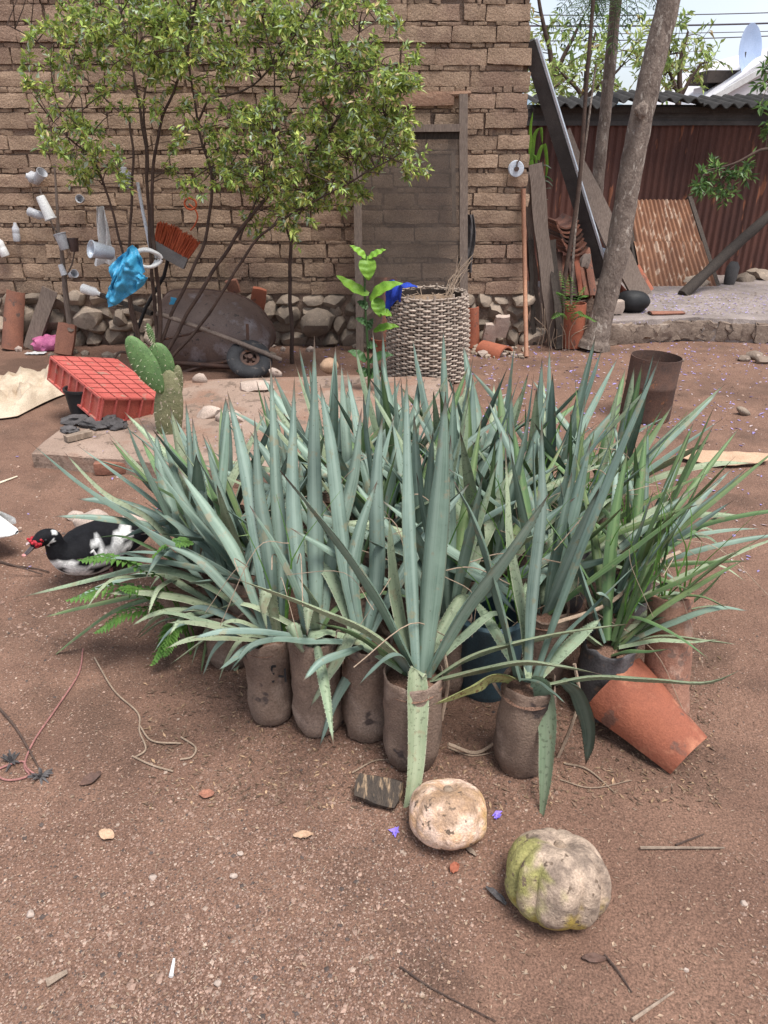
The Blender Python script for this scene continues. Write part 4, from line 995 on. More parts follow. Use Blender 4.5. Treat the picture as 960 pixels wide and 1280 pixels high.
for k in range(4):
    a, c = xs_[k], xs_[k + 1] + .04; nw = int((c - a) / .076); b_ = MB(); off = .012 * (k % 2)
    def fn(u, v, a=a, c=c, off=off): 
        x = a + (c - a) * u; return V((x, YF + off + .011 * math.cos(2 * math.pi * x / .076) + .01 * noise.noise(V((x * 2, v * 3, k))), ZP - .06 + (zf(137) - ZP + .06) * v))
    b_.shell(fn, nw * 8, 6, .002); b_.build('corrugated_panel', M['fence'], fence)
for i in range(5):
    y0 = 157 - i * 5.0; b_ = MB(); b_.bar(V((xs_[0], YF - .03 + .008 * (i % 2), zf(y0 - 3))), V((xs_[-1], YF - .03 + .008 * (i % 2), zf(y0 - 3))), .02, .042, jit=.002, segs=8); b_.build('slat', M['tin'], fence, False)
b_ = MB()
def wav(u, v):
    x = W(664, 130, YF).x + (xs_[-1] - W(664, 130, YF).x) * u; z0 = zf(131) + .03 * noise.noise(V((x * 1.1, 0, 4))) + (.05 if 750 < 480 + x * 115 < 850 else 0)
    return V((x, YF - .28 + .9 * v, z0 + .022 * math.cos(2 * math.pi * x / .13) - .02 + .12 * v))
b_.shell(wav, 240, 3, .008); b_.build('roof_sheet', M['roofing'], fence)
b_ = MB(); b_.bar(V((W(664, 140, YF).x, YF - .1, zf(138))), V((xs_[-1], YF - .1, zf(138))), .05, .05, jit=.004, segs=10); b_.build('roof_beam', M['darkwood'], fence)
# leaning rusty sheets
ls = thing('leaning_sheet', 'orange rusty corrugated sheet in a dark frame leaning on the fence', 'metal sheet', W(848, 365, 8.0))
def lsp(x, y): return W(x, y, 8.02 + (8.6 - 8.02) * (366 - y) / 116)
def mk(y0, y1, dz):
    def fn(u, v):
        y = y1 + (y0 - y1) * v; t = (366 - y) / 116; xl, xr = 803 - 22 * t, 896 - 37 * t; n_ = 15
        return lsp(xl + (xr - xl) * u, y) + V((0, -.8, .5)).normalized() * (.012 * math.cos(2 * math.pi * u * n_) + dz + .01 * noise.noise(V((u * 3, v * 2, dz))))
    return fn
for y0, y1, dz in ((250, 309, .006), (303, 365, .022)):
    b_ = MB(); b_.shell(mk(y0, y1, dz), 120, 6, .002); b_.build('corrugated_panel', M['sheet'], ls)
b_ = MB(); b_.bar(lsp(900, 366) + V((0, .01, -.02)), lsp(861, 247) + V((0, .01, 0)), .05, .05, jit=.004, segs=4); b_.build('frame_rail', M['darkwood'], ls)
b_ = MB(); b_.bar(lsp(801, 366) + V((0, .01, 0)), lsp(780, 247) + V((0, .01, 0)), .05, .05, jit=.004, segs=4); b_.build('frame_rail', M['darkwood'], ls)
b_ = MB(); b_.bar(lsp(801, 366) + V((0, 0, -.02)), lsp(898, 366) + V((0, 0, -.02)), .045, .05, jit=.004, segs=4); b_.build('frame_rail', M['darkwood'], ls)
b_ = MB(); a = G(853, 369, ZP); c = W(985, 248, 8.3); b_.tube(spline([a, a.lerp(c, .5) + V((0, 0, .01)), c], 14), [.055 - .0005 * i for i in range(15)], 10, wob=.2, wsc=7); props(b_.build('leaning_log', M['darkwood']), 'dark bare log leaning over the platform in front of the rusty sheet', 'log')
for x, y, s in ((868, 357, .13), (930, 352, .1), (942, 347, .1), (955, 350, .12), (957, 340, .08)):
    b_ = MB(); b_.rock(G(x, y, ZP) + V((0, 0, s * .35)), (s, s * .7, s * .6), 2, 8); props(b_.build('stone', M['stone'], sharp=R(35)), 'loose stone on the platform at the fence foot', 'stone', 'stones at the fence foot')
b_ = MB(); b_.blob(G(912, 356, ZP) + V((0, 0, .1)), (.07, .05, .15), 2, .25, flat=-.8); props(b_.build('slate_stone', M['tin']), 'pointed dark grey stone at the fence foot', 'stone')
for x, y, s in ((930, 447, .05), (943, 444, .07), (952, 450, .06), (874, 420, .07), (812, 415, .05), (852, 448, .025)):
    b_ = MB(); b_.blob(GZ(x, y + 3) + V((0, 0, s * .35)), (s, s * .8, s * .55), 2, .35); props(b_.build('dirt_clod', M['plinth']), 'brown clod of earth in front of the platform', 'clod', 'earth clods before the platform')
b_ = MB(); b_.blob(GZ(928, 518) + V((0, 0, .02)), (.05, .028, .024), 2, .3, M=Matrix.Rotation(.5, 3, 'Y')); props(b_.build('grey_stone', M['stone']), 'small grey stone alone on the petal-strewn earth', 'stone')
b_ = MB()
def cb(u, v):
    p = G(848 + 112 * u, 566 + 6 * u + (4 + 14 * math.sin(math.pi * (.15 + .75 * u))) * v); p.z = .012 + .012 * noise.noise(V((u * 5, v * 2, 1))) + .012; return p
b_.shell(cb, 24, 5, .004); props(b_.build('cardboard', M['card']), 'torn tan cardboard strip on the earth right of the agaves', 'cardboard')

# trees at the corner
def pinnate(mb, P, npair, ll, lw, c, droop=.2, grow=.5):
    S = spline(P, npair)
    for i in range(1, npair + 1):
        t = (S[i] - S[i - 1]).normalized(); s = t.cross(V((0, 0, 1)));
        s = s.normalized() if s.length > .05 else V((1, 0, 0))
        k = math.sin(math.pi * (.15 + .83 * i / npair)) ** .7
        for sg in (-1, 1):
            add_leaf(mb, S[i], s * sg + t * grow + V((0, 0, -droop * U(.4, 1.3))), V((0, 0, 1)) + rvec() * .25, ll * k * U(.85, 1.1), lw * U(.85, 1.1), tuple(q * U(.85, 1.15) for q in c) if c else None)
tree = thing('jacaranda_tree', 'thick leaning grey-brown tree trunk at the corner of the platform', 'tree', G(742, 428))
b_ = MB(); P = pxline([(740, 436), (746, 415), (760, 365), (776, 290), (791, 200), (812, 100), (836, 0), (866, -130)], 6.22, 6.3)
S = spline(P, 60); b_.tube(S, [(.128 - .034 * min(1, i / 14) - .016 * max(0, i - 14) / 46) * (1 if i > 4 else 1.12) for i in range(61)], 18, wob=.12, wsc=9)
e = S[-1]
lim2 = []
for d in (V((-.6, -.2, .9)), V((.7, .1, .8)), V((.1, .5, 1))):
    Q = [e, e + d * .35, e + d * .8 + V((0, 0, .15))]; b_.tube(spline(Q, 8), [.06 - .005 * i for i in range(9)], 8); lim2.append(Q[-1])
b_.blob(W(802, 138, 6.16), (.045, .03, .055), 3, .4, 3)
b_.build('trunk', M['bark'], tree)
cr = MB()
for q in lim2:
    for k in range(16):
        d = V((U(-1, 1), U(-1, 1), U(-.1, .6))).normalized(); L = U(.4, .7); p0 = q + rvec() * .15
        P = [p0, p0 + d * L * .5 + V((0, 0, .05)), p0 + d * L + V((0, 0, -.12))]
        for a in range(9):
            t = (a + 1) / 9; Sx = spline(P, 9)[a + 1]; sd_ = d.cross(V((0, 0, 1))).normalized()
            for sg in (-1, 1): pinnate(cr, [Sx, Sx + (sd_ * sg + d * .4) * .06, Sx + (sd_ * sg + d * .5) * .13 + V((0, 0, -.03))], 8, .022, .009, leafcol('dark'))
cr.build('crown', M['leaf'], tree, False)
t2 = thing('slender_tree', 'slimmer pale straight trunk behind the thick leaning tree', 'tree', G(744, 400))
b_ = MB(); P = pxline([(740, 408), (742, 300), (750, 200), (761, 100), (770, 0), (778, -60)], 7.1, 7.1); b_.tube(spline(P, 40), [.062 - .0005 * i for i in range(41)], 12, wob=.12, wsc=8); b_.build('trunk', M['bark'], t2)
cr = MB()
for (x0, y0, x1, y1) in ((768, 8, 690, 32), (766, 5, 705, 55), (768, 0, 725, 30), (770, 10, 765, 62), (768, 4, 800, 22), (765, 0, 700, 10), (768, 15, 735, 48), (770, -5, 785, 30), (770, -10, 820, 5), (764, 2, 712, 28), (766, -4, 740, 18)):
    A, B = W(x0, y0 - 6, 7.0), W(x1, y1, 6.8 + U(-.3, .3)); mid = A.lerp(B, .55) + V((0, 0, .12)); Sx = spline([A, mid, B], 12)
    cr.tube(Sx, .003, 4, col=(.06, .07, .03))
    for a in range(2, 13):
        t = (Sx[a] - Sx[a - 1]).normalized(); sd_ = t.cross(V((0, -1, .3))).normalized(); L = .13 * math.sin(math.pi * (.2 + .75 * a / 12))
        for sg in (-1, 1): pinnate(cr, [Sx[a], Sx[a] + (sd_ * sg + t * .6) * L * .5, Sx[a] + (sd_ * sg + t * .7) * L + V((0, 0, -.02))], 9, .026, .010, leafcol('dark'))
cr.build('crown', M['leaf'], t2, False)
for k, (pts, r, lab) in enumerate((([(708, 430), (704, 370), (712, 310), (724, 230), (732, 120), (740, 20), (744, -30)], .02, 'thin dark sapling rising past the leaning plank'), ([(712, 425), (716, 330), (722, 260), (737, 140), (745, 80)], .012, 'thinner pale sapling stem beside the dark one'))):
    b_ = MB(); S = spline(pxline(pts, 6.25, 6.35), 30); b_.tube(S, [r * (1 - .012 * i) for i in range(31)], 8, wob=.15, wsc=14); props(b_.build('young_sapling', M['twig' if k == 0 else 'bark']), lab, 'sapling')

# leaning beams
b_ = MB(); a, c = W(752, 345, 6.95), W(660, 52, 6.42); b_.bar(a, c, .05, .1, V((.9, -.4, .3)), segs=4, jit=.003); rf = b_.build('steel_beam', M['tin'], smooth=False); props(rf, 'dark steel beam with pale bright edge leaning on the wall corner', 'beam')
b_ = MB(); o_ = V((.055, -.035, .02)); b_.bar(a + o_, c + o_, .045, .016, V((.9, -.4, .3)), segs=2); b_.build('bright_flange', M['galv'], rf, False)
b_ = MB(); b_.bar(W(803, 372, 6.75), W(700, 168, 7.0), .17, .035, V((.2, -1, .2)), jit=.008, segs=8); props(b_.build('board', M['wood']), 'broad cracked grey board leaning behind the thick trunk', 'board')
b_ = MB(); b_.bar(W(806, 385, 6.72), W(788, 325, 6.9), .05, .04, V((0, -1, 0)), jit=.004, segs=3); props(b_.build('wood_offcut', M['wood']), 'short grey batten behind the thick trunk foot', 'batten')
for i, (x0, y0, x1, y1, w_, mm, lab) in enumerate(((694, 432, 668, 205, .11, 'wood', 'thick rotten grey plank upright against the wall corner'), (674, 425, 657, 215, .05, 'wood', 'narrow grey slat between wall corner and thick plank'), (700, 436, 690, 300, .06, 'darkwood', 'dark split batten leaning beside the thick plank'), (668, 430, 662, 300, .035, 'darkwood', 'thin dark lath at the wall corner'))):
    b_ = MB(); b_.bar(G(x0, y0), W(x1, y1, 6.4), w_, .04, V((0, -1, 0)), jit=.009, segs=9); props(b_.build('plank', M[mm]), lab, 'plank')
b_ = MB(); S = spline([G(658, 446), W(656, 340, 6.25), W(654, 236, 6.33)], 24); b_.tube(S, [.018 + (.003 if i % 6 == 0 else 0) for i in range(25)], 8); props(b_.build('bamboo_pole', M['bamboo']), 'slim reddish cane pole standing against the wall corner', 'pole')
# stacked tiles
for i in range(7):
    y = 300 - i * 5.6; x0, x1 = 686 + i * -1.2 + U(-2, 2), 733 - i * 2.2 + U(-3, 3)
    A, B = W(x0, y, 6.9), W(x1, y + 6, 6.7)
    A = A + V((0, .18, 0)); roof_tile(A.lerp(B, .5) + V((-.02, .16, 0)), A.lerp(B, .5) + V((.05, -.22, -.03)), (0, .1, -1 if i % 1 == 0 else 1), .23, .2, 'tile_old' if i != 3 else 'rust', 'dark curved roof tile in the stacked pile behind the rotten plank', group='stacked dark tiles', arc=R(130))
for i, x in enumerate((694, 701, 708, 716, 724, 731, 738)):
    roof_tile(W(x + 2, 372, 6.62 - .01 * i), W(x - 3 - i * .6, 312 + (i % 3) * 5, 6.78), (.9, -.6, .1), .11, .1, ('tile_old', 'rust', 'tile_old', 'rust', 'terra', 'tile_old', 'tile_old')[i], 'clay roof tile standing on end in the row below the stack', group='upright tiles in the row', arc=R(140))
b_ = MB(); b_.box(W(715, 372, 6.8) + V((0, .05, -.12)), (.5, .35, .5)); props(b_.build('brick_pile', M['mortar'], smooth=False), 'dark earth heap carrying the tile stack', 'heap')
lumpbrick(W(732, 326, 6.55), (.09, .05, .12), (0, .2, .2), 'palestone', 'pale pinkish stone lump wedged on the upright tiles', 'stone', 'pale_lump', .02)
b_ = MB(); b_.lathe(G(716, 392, .22) + V((0, .1, 0)), [(0, .0), (.12, .0), (.14, .1), (.15, .11), (.14, .12), (.12, .06), (0, .05)], 24); props(b_.build('metal_pan', M['rust']), 'rusty shallow pan on the tile heap', 'pan')
b_ = MB(); p = W(748, 315, 6.9); b_.blob(p, (.06, .04, .05), 2, .4, 2); props(b_.build('blue_rag', M['galv']), 'pale blue plastic scrap tucked behind the beam', 'plastic scrap')
# clay pipe and pieces
p = G(716, 436); b_ = MB(); b_.lathe(p + V((0, .09, 0)), [(.1, 0), (.105, .02), (.095, .36), (.085, .36), (.09, .02)], 28, close=False, wob=.02); props(b_.build('clay_pipe', M['terra']), 'upright red clay pipe at the wall corner', 'clay pipe')
for i, (x0, y0, x1, y1, lab) in enumerate(((800, 372, 772, 330, 'red clay tile leaning right behind the thick trunk'), (808, 366, 792, 335, 'small red tile fragment beside the rusty sheet'), (790, 385, 762, 352, 'red tile half hidden by the thick trunk'))):
    roof_tile(W(x0, y0, 6.9 + .1 * i), W(x1, y1, 7.05), (.5, -1, .3), .15, .12, 'terra', lab)
b_ = MB(); b_.blob(W(791, 377, 6.75), (.15, .12, .105), 3, .1, 1.6, flat=-.85); props(b_.build('black_pot', M['black']), 'round black pot upside down behind the trunk on the platform edge', 'pot')
lumpbrick(W(769, 383, 6.62), (.13, .12, .11), (0, 0, .2), 'palestone', 'squarish pale stone between trunk and black pot', 'stone', 'block_stone', .02)
b_ = MB(); b_.shell(tile_fn(G(812, 392, ZP + .01), G(854, 391, ZP + .01), (0, 0, 1), .1, .08, R(60)), 6, 6, .014); props(b_.build('tile_shard', M['tile_old']), 'flat dark tile shard on the platform edge', 'tile shard')
# weeds in the corner and strap leaf plant
fw = thing('fern_weed', 'bright green fern weed growing from the tile heap', 'fern', W(715, 400, 6.4))
b_ = MB()
for (x0, y0, x1, y1) in ((712, 398, 732, 358), (712, 395, 700, 340), (712, 400, 730, 395), (712, 402, 745, 402), (708, 400, 690, 398), (712, 390, 735, 370), (708, 392, 696, 365), (712, 392, 712, 345)):
    A, B = W(x0, y0, 6.15), W(x1, y1, 6.05); pinnate(b_, [A, A.lerp(B, .5) + V((0, 0, .05)), B], 14, .05, .018, None)
b_.build('frond', M['fern'], fw, False)
sp_ = thing('strap_leaf_plant', 'yellow-green arching strap leaf plant tucked behind the wall corner', 'plant', W(668, 250, 6.8))
def strap(P, w, m, parent):
    b_ = MB(); S = spline(P, 16)
    def fn(u, v):
        i = u * 16; k = min(int(i), 15); q = S[k].lerp(S[k + 1], i - k); return q + V((1, 0, .3)).normalized() * ((v - .5) * w * (1 - u) ** .5) + V((0, .01 * abs(v - .5), 0))
    b_.shell(fn, 16, 3, .002); b_.build('leaf', M[m], parent)
for pts, mm in ((((668, 250), (664, 200), (663, 165), (666, 140)), 'lime'), (((667, 240), (672, 200), (680, 180), (684, 205), (682, 225)), 'lime'), (((664, 200), (668, 170), (676, 160), (678, 180)), 'lime'), (((668, 262), (674, 220), (670, 198), (664, 192)), 'lime')):
    strap(pxline(pts, 6.75), .045, mm, sp_)
sp2 = thing('hanging_succulent', 'blue-grey spiky hanging succulent at the wall corner', 'succulent', W(678, 262, 6.6))
for k in range(22):
    p0 = W(672 + U(-2, 6), 205 + k * 2.6, 6.62); d = V((U(-.6, 1), U(-.8, .2), U(-.4, .8))).normalized(); strap([p0, p0 + d * .05 + V((0, 0, .01)), p0 + d * .1 + V((0, 0, -.01))], .02, 'limedark' if k % 3 == 0 else 'ag_blue', sp2)
b_ = MB(); b_.tube(spline([W(673, 200, 6.64), W(675, 232, 6.63), W(680, 268, 6.62)], 8), .008, 6); b_.build('stem', M['twig'], sp2)
dg = thing('dry_weed', 'dry pale weed stalks at the foot of the wall corner', 'weed', G(672, 440))
b_ = MB()
for k in range(16):
    p0 = G(660 + U(0, 60), U(430, 440)); d = V((U(-.3, .3), U(-.1, .1), 1)); L = U(.15, .4); b_.tube(spline([p0, p0 + d * L * .5 + V((U(-.04, .04), 0, 0)), p0 + d * L + V((U(-.1, .1), U(-.05, .05), -.03))], 6), .003, 4)
b_.build('stalk', M['dry'], dg)

# branches reaching in from a shrub outside the frame on the right
rs = thing('leafy_branch_shrub', 'dark green shrub reaching a leafy branch before the rusty fence', 'shrub', G(1100, 428))
bush(rs, [(pxline([(1100, 430), (1060, 300), (1010, 210), (960, 186), (920, 203), (880, 214)], 7.6), .03, .006), (pxline([(1060, 300), (1020, 180), (985, 120), (955, 100)], 7.6), .02, .006)],
     [(895, 222, 32, 15, 12), (925, 212, 18, 10, 5), (875, 235, 12, 10, 4), (958, 110, 14, 30, 7), (958, 170, 14, 14, 4), (1020, 150, 50, 60, 20), (905, 243, 18, 6, 3)], L=(.06, .1), Wd=.4, nl=15, spread=.09, kind='dark', Ymid=7.6, dY=.2)

# ================================================================== BEYOND THE FENCE
def far_tree(loc_px, Y, limbs, ells, label, kind, L, nl, sp_, dY=.6):
    t = thing('far_tree', label, 'tree', (W(loc_px, 200, Y).x, Y, 0)); base = V((W(loc_px, 200, Y).x, Y, 0))
    lim = [([base, base.lerp(W(l[0][0], l[0][1], Y), .6)] + pxline(l, Y), .07, .015) for l in limbs]
    bush(t, lim, ells, L=L, Wd=.38, nl=nl, spread=sp_, kind=kind, twigmat='twig', Ymid=Y, dY=dY, twig_r=.008)
far_tree(690, 12.5, [[(690, 130), (688, 70), (675, 10), (670, -60)], [(690, 110), (710, 60), (730, 20)]], [(690, 40, 40, 45, 14), (680, 90, 30, 35, 10), (700, -20, 50, 30, 9), (735, 45, 30, 30, 5)], 'pale sparse tree beyond the fence next to the wall corner', 'bright', (.1, .17), 15, .28)
far_tree(730, 11.2, [[(730, 130), (735, 80), (745, 40)], [(730, 130), (700, 90)], [(730, 130), (775, 85)]], [(720, 105, 50, 24, 22), (770, 80, 45, 32, 14), (690, 110, 25, 15, 8)], 'bushy yellow-green tree between the two trunks beyond the fence', 'bright', (.09, .15), 16, .24)
far_tree(850, 11.6, [[(848, 130), (850, 80), (860, 40)], [(848, 130), (830, 70)], [(848, 130), (875, 80)]], [(845, 90, 40, 35, 22), (855, 45, 30, 25, 9), (820, 60, 20, 30, 5), (885, 78, 10, 8, 3)], 'yellow-green tree right of the thick trunk beyond the fence', 'bright', (.09, .15), 16, .24)
YH = 15.5
hs = thing('gabled_house', 'pale plastered house gable with dark roof edge beyond the fence', 'house', (W(950, 130, YH).x, YH, 0))
b_ = MB(); o3 = [W(872, 138, YH), W(908, 108, YH), W(965, 68, YH), W(1040, 40, YH), W(1040, 138, YH)]
F0 = [V((p.x, YH, p.z)) for p in o3]; lo = [V((F0[0].x, YH, 0)), V((F0[4].x, YH, 0))]; ring = [lo[0]] + F0[:4] + [lo[1]]
bk_ = [p + V((0, 5, 0)) for p in ring]; nn = len(ring); b_.add(ring + bk_, [tuple(range(nn))[::-1], tuple(range(nn, 2 * nn))] + [(i, (i + 1) % nn, nn + (i + 1) % nn, nn + i) for i in range(nn)]); b_.build('wall', M['plaster'], hs, False)
b_ = MB(); b_.bar(F0[0].lerp(F0[1], .3) + V((0, -.05, .02)), F0[3] + V((0, -.05, .05)), .1, .06, V((0, -1, 0)), segs=4); b_.build('roof_edge', M['white'], hs)
YSH = 16.4
sh_ = thing('brick_shed', 'dark broken shed roof left of the pale gable beyond the fence', 'shed', (W(893, 130, YSH).x, YSH, 0))
b_ = MB(); a, c = W(880, 112, YSH), W(924, 101, YSH); b_.box(((a.x + c.x) / 2, YSH + .3, c.z / 2 - .1), (c.x - a.x, .5, c.z)); b_.build('wall', M['plaster'], sh_, False)
b_ = MB(); b_.box(((a.x + c.x) / 2, YSH + .15, c.z + .05), (c.x - a.x + .2, 1.0, .2)); b_.build('roof', M['darkwood'], sh_, False)
b_ = MB(); b_.box(W(890, 110, YSH - .02), (.25, .2, .35)); b_.build('opening', M['black'], sh_, False)
YD = 16.0
ds = thing('satellite_dish', 'blue-grey satellite dish above the pale gable', 'satellite dish', W(938, 90, YD))
dc = W(936, 64, YD); dax = V((.62, -.75, .1)).normalized(); Fd = dax.to_track_quat('Z', 'Y').to_matrix()
b_ = MB(); b_.lathe(dc, [(0, -.08), (.15, -.07), (.3, -.03), (.4, .02), (.42, .035), (.4, .03), (.3, -.01), (.15, -.05), (0, -.06)], 36, Fd @ Matrix.Diagonal((1.0, 1.05, 1)), close=False); b_.build('reflector', M['dish'], ds)
b_ = MB(); b_.tube([dc - V((0, -.05, .4)), dc + dax * .45 + V((0, 0, -.1))], .015, 6); b_.build('feed_arm', M['white'], ds)
b_ = MB(); b_.tube([dc - dax * .07, dc - dax * .1 + V((0, 0, -1.2))], .03, 8); b_.build('mast', M['tin'], ds)
for i, (ya, yb, r) in enumerate(((10, 7, .012), (24, 20, .022), (33, 31, .01), (46, 33, .014), (76, 72, .008))):
    b_ = MB(); Y = 22 + i * .4; A, B = W(400, ya + 6, Y), W(1300, yb - 4, Y); Mi = A.lerp(B, .5) - V((0, 0, .15)); b_.tube(spline([A, Mi, B], 20), r, 6)
    props(b_.build('power_line', M['cable']), 'thin dark overhead cable crossing the sky beyond the fence', 'cable', 'overhead cables')
b_ = MB()
def hillf(u, v):
    x = -160 + 360 * u; return V((x, 380 + 60 * v, (22 + 16 * noise.noise(V((x * .012, 0, 2))) + 5 * noise.noise(V((x * .05, 0, 2)))) * math.sin(math.pi * min(.5, v * .5 + .0) ) if v > 0 else -1))
b_.grid(hillf, 80, 6); b_.build('hill', M['hill'], kind='structure', label='low blue-grey hill on the horizon')

# ================================================================== AGAVES IN GROW BAGS
def wprof(t):
    if t < .4: k = t / .4; return .62 + .38 * (3 * k * k - 2 * k ** 3)
    k = (t - .4) / .6; return max(.0, 1 - k ** 1.75)
def agave_leaf(parent, P, w, m, camk=0.0, fold=.3, twist=0.0, teeth=False, n=14, thick=.0065, name='leaf'):
    S = spline(P, n); a = S[-1] - S[0]; a.z = 0
    if a.length < .02: a = V((U(-1, 1), U(-1, 1), 0))
    a.normalize(); S0 = V((0, 0, 1)).cross(a); vs_, fs, uvs = [], [], []; wav = U(0, 9)
    edgeL, edgeR = [], []
    for i in range(n + 1):
        t = i / n; T = (S[min(i + 1, n)] - S[max(i - 1, 0)]).normalized()
        N_ = (-S0).cross(T) * -1; N_ = N_ - T * N_.dot(T); N_.normalize()
        if camk:
            c = (CAMP - S[i]).normalized(); c = c - T * c.dot(T); N_ = (N_ + c * camk).normalized()
        if twist:
            N_ = Matrix.Rotation(twist * t, 3, T) @ N_
        Sd = T.cross(N_).normalized(); wd = w * wprof(t); th = thick * (1 - .75 * t) * (w / .05) ** .5
        fo = fold * (1 - .35 * t)
        for u in (-1, -.55, 0, .55, 1):
            wv = .02 * w * math.sin(t * 21 + wav + u * 2) * abs(u)
            vs_.append(S[i] + Sd * (u * wd / 2) + N_ * (fo * wd / 2 * (u * u) + wv)); uvs.append((u * .5 + .5, t))
        for u in (.55, 0, -.55):
            vs_.append(S[i] + Sd * (u * wd / 2) + N_ * (fo * wd / 2 * u * u - th * (1 - u * u * .6) * min(1, wd / w * 2))); uvs.append((u * .5 + .5, t))
        edgeL.append((vs_[-8], Sd, T, wd)); edgeR.append((vs_[-4], -Sd, T, wd))
    K = 8
    for i in range(n):
        for j in range(K): fs.append((i * K + j, i * K + (j + 1) % K, i * K + K + (j + 1) % K, i * K + K + j))
    fs.append(tuple(range(K - 1, -1, -1)))
    b_ = MB(); b_.add(vs_, fs, uvs)
    if teeth:
        for E in (edgeL, edgeR):
            for i in range(1, n - 1):
                for q in (0, .5):
                    p = E[i][0].lerp(E[i + 1][0], q); o_, T = -E[i][1], E[i][2]
                    b_.add([p - T * .003 - o_ * .001, p + T * .003 - o_ * .001, p + o_ * .0027 + T * .0012], [(0, 1, 2), (2, 1, 0)], [(0, .5)] * 3)
    return b_.build(name, M[m], parent)
def grow_bag(parent, c, r, h, m, seed, lean=(0, 0)):
    prof = [(0, .0), (r * .78, 0), (r * .93, .012), (r * 1.0, .04), (r * 1.03, h * .18), (r * 1.04, h * .28), (r * .98, h * .38), (r * 1.0, h * .48), (r * .96, h * .58), (r * 1.01, h * .68), (r * .98, h * .78), (r * 1.0, h * .87), (r * .97, h * .94), (r * 1.0, h), (r * .95, h + .004), (r * .9, h - .01)]
    b_ = MB(); n = 32; vs_, fs = [], []
    for k, (rr, zz) in enumerate(prof):
        for j in range(n):
            a = 2 * math.pi * j / n; d = V((math.cos(a), math.sin(a), 0)); q = d * rr + V((0, 0, zz))
            w = .12 * noise.noise(V((d.x * 1.3, d.y * 1.3, zz * 5 + seed))) + .085 * noise.noise(V((d.x * 2.6, d.y * 2.6, zz * 16 + seed))) + .04 * noise.noise(V((d.x * 9, d.y * 9, zz * 26 + seed)))
            zz2 = zz + (.018 * noise.noise(V((d.x * 2, d.y * 2, seed))) if k > 11 else 0)
            vs_.append(V(c) + V((q.x * (1 + w) + lean[0] * zz, q.y * (1 + w) + lean[1] * zz, zz2)))
    for i in range(len(prof) - 1):
        for j in range(n): fs.append((i * n + j, i * n + (j + 1) % n, i * n + n + (j + 1) % n, i * n + n + j))
    b_.add(vs_, fs); b_.build('grow_bag', M[m], parent)
    b_ = MB(); b_.lathe(V(c) + V((lean[0] * h, lean[1] * h, 0)), [(r * 1.02, h - .03), (r * .5, h - .018), (0, h - .01)], 20, wob=.08, wsc=20, close=False); b_.build('soil', M['soil'], parent)
def rosette(parent, c, n, Lr, wr, mats, lean=V((0, 0, 0)), a0=None, spread=1.0, eldrop=0, near=False):
    a0 = U(0, 6.28) if a0 is None else a0
    for i in range(n):
        k = i / (n - 1); az = a0 + i * 2.399; el = R(85 - (66 * k ** 1.1 + eldrop) * spread + U(-9, 9)); L = U(*Lr) * (.78 + .22 * math.sin(math.pi * (.25 + .65 * k)))
        d = V((math.cos(az) * math.cos(el), math.sin(az) * math.cos(el), math.sin(el))) + lean
        if near and d.y < -.4: d.y *= -.4
        d.normalize()
        hz = V((d.x, d.y, 0)); hz = hz.normalized() if hz.length > .01 else V((1, 0, 0))
        bend = U(-.12, .15) + .4 * k * U(0, 1); p0 = V(c) + hz * (.012 + .02 * k) + V((0, 0, -.02))
        P = [p0, p0 + d * L * .33 + V((0, 0, .01)), p0 + d * L * .68 + hz * bend * L * .18 - V((0, 0, bend * L * .1)), p0 + d * L + hz * bend * L * .25 - V((0, 0, bend * L * .5))]
        agave_leaf(parent, P, U(*wr) * (1 - .2 * (k < .15)), rnd.choice(mats) if k < .72 else rnd.choice(mats + ['ag_old']), 0, U(.22, .5), U(-.9, .9), n=11)
def hero(bag, name_label, leaves, bagmat='jute', extra=0, group=None, crown=None, mats=('ag_blue',), Lr=(.4, .6), wr=(.04, .055), lean=V((0, 0, 0))):
    bx, by, ty, wpx = bag; base = G(bx, by); r = wpx / 2 / ppm(base); base.y += r * .9; base.z = -.006
    tz = W(bx, ty, base.y - r * .5).z; h = max(.2, tz)
    t = thing('potted_agave', name_label, 'agave', base, group)
    grow_bag(t, base, r, h, bagmat, bx * .13); c = V((base.x, base.y, h - .01))
    for lf in leaves:
        pts, wpx_, dY, mm = lf[:4]; wpx_ *= 1.2 if bx == 516 else 1.08 if bx > 500 else .82
        ck = lf[4] if len(lf) > 4 else (.8 if bx > 500 else .3)
        tot = [0]
        for i in range(1, len(pts)): tot.append(tot[-1] + math.hypot(pts[i][0] - pts[i - 1][0], pts[i][1] - pts[i - 1][1]))
        yb = c.y if len(lf) < 6 else c.y + lf[5]
        P = [W(x, y, yb + dY * tt / tot[-1]) for (x, y), tt in zip(pts, tot)]
        agave_leaf(t, P, wpx_ / ppm(P[len(P) // 2]), mm, ck, .3, U(-.25, .25) if bx > 500 else U(-.6, .6), True, n=18)
    if extra: rosette(t, c, extra, Lr, wr, list(mats), lean)
    low_leaves(t, c, LOW.get(bx, ()))
    return t, c
def low_leaves(parent, c, azs, Lr=(.28, .48), wr=(.028, .042), mats=('ag_old', 'ag_old', 'ag_blue')):
    for az in azs:
        az = R(az + U(-12, 12)); el = R(U(8, 34)); L = U(*Lr); hz = V((math.cos(az), math.sin(az), 0)); d = hz * math.cos(el) + V((0, 0, math.sin(el))); p0 = V(c) + hz * .03
        agave_leaf(parent, [p0, p0 + d * L * .35, p0 + d * L * .65 - V((0, 0, L * U(.02, .1))), p0 + d * L * .9 - V((0, 0, L * U(.12, .4)))], U(*wr), rnd.choice(mats), .3, U(.3, .5), U(-.5, .5), True, n=14)
B_, G_, O_, Y_ = 'ag_blue', 'ag_green', 'ag_old', 'ag_yellow'
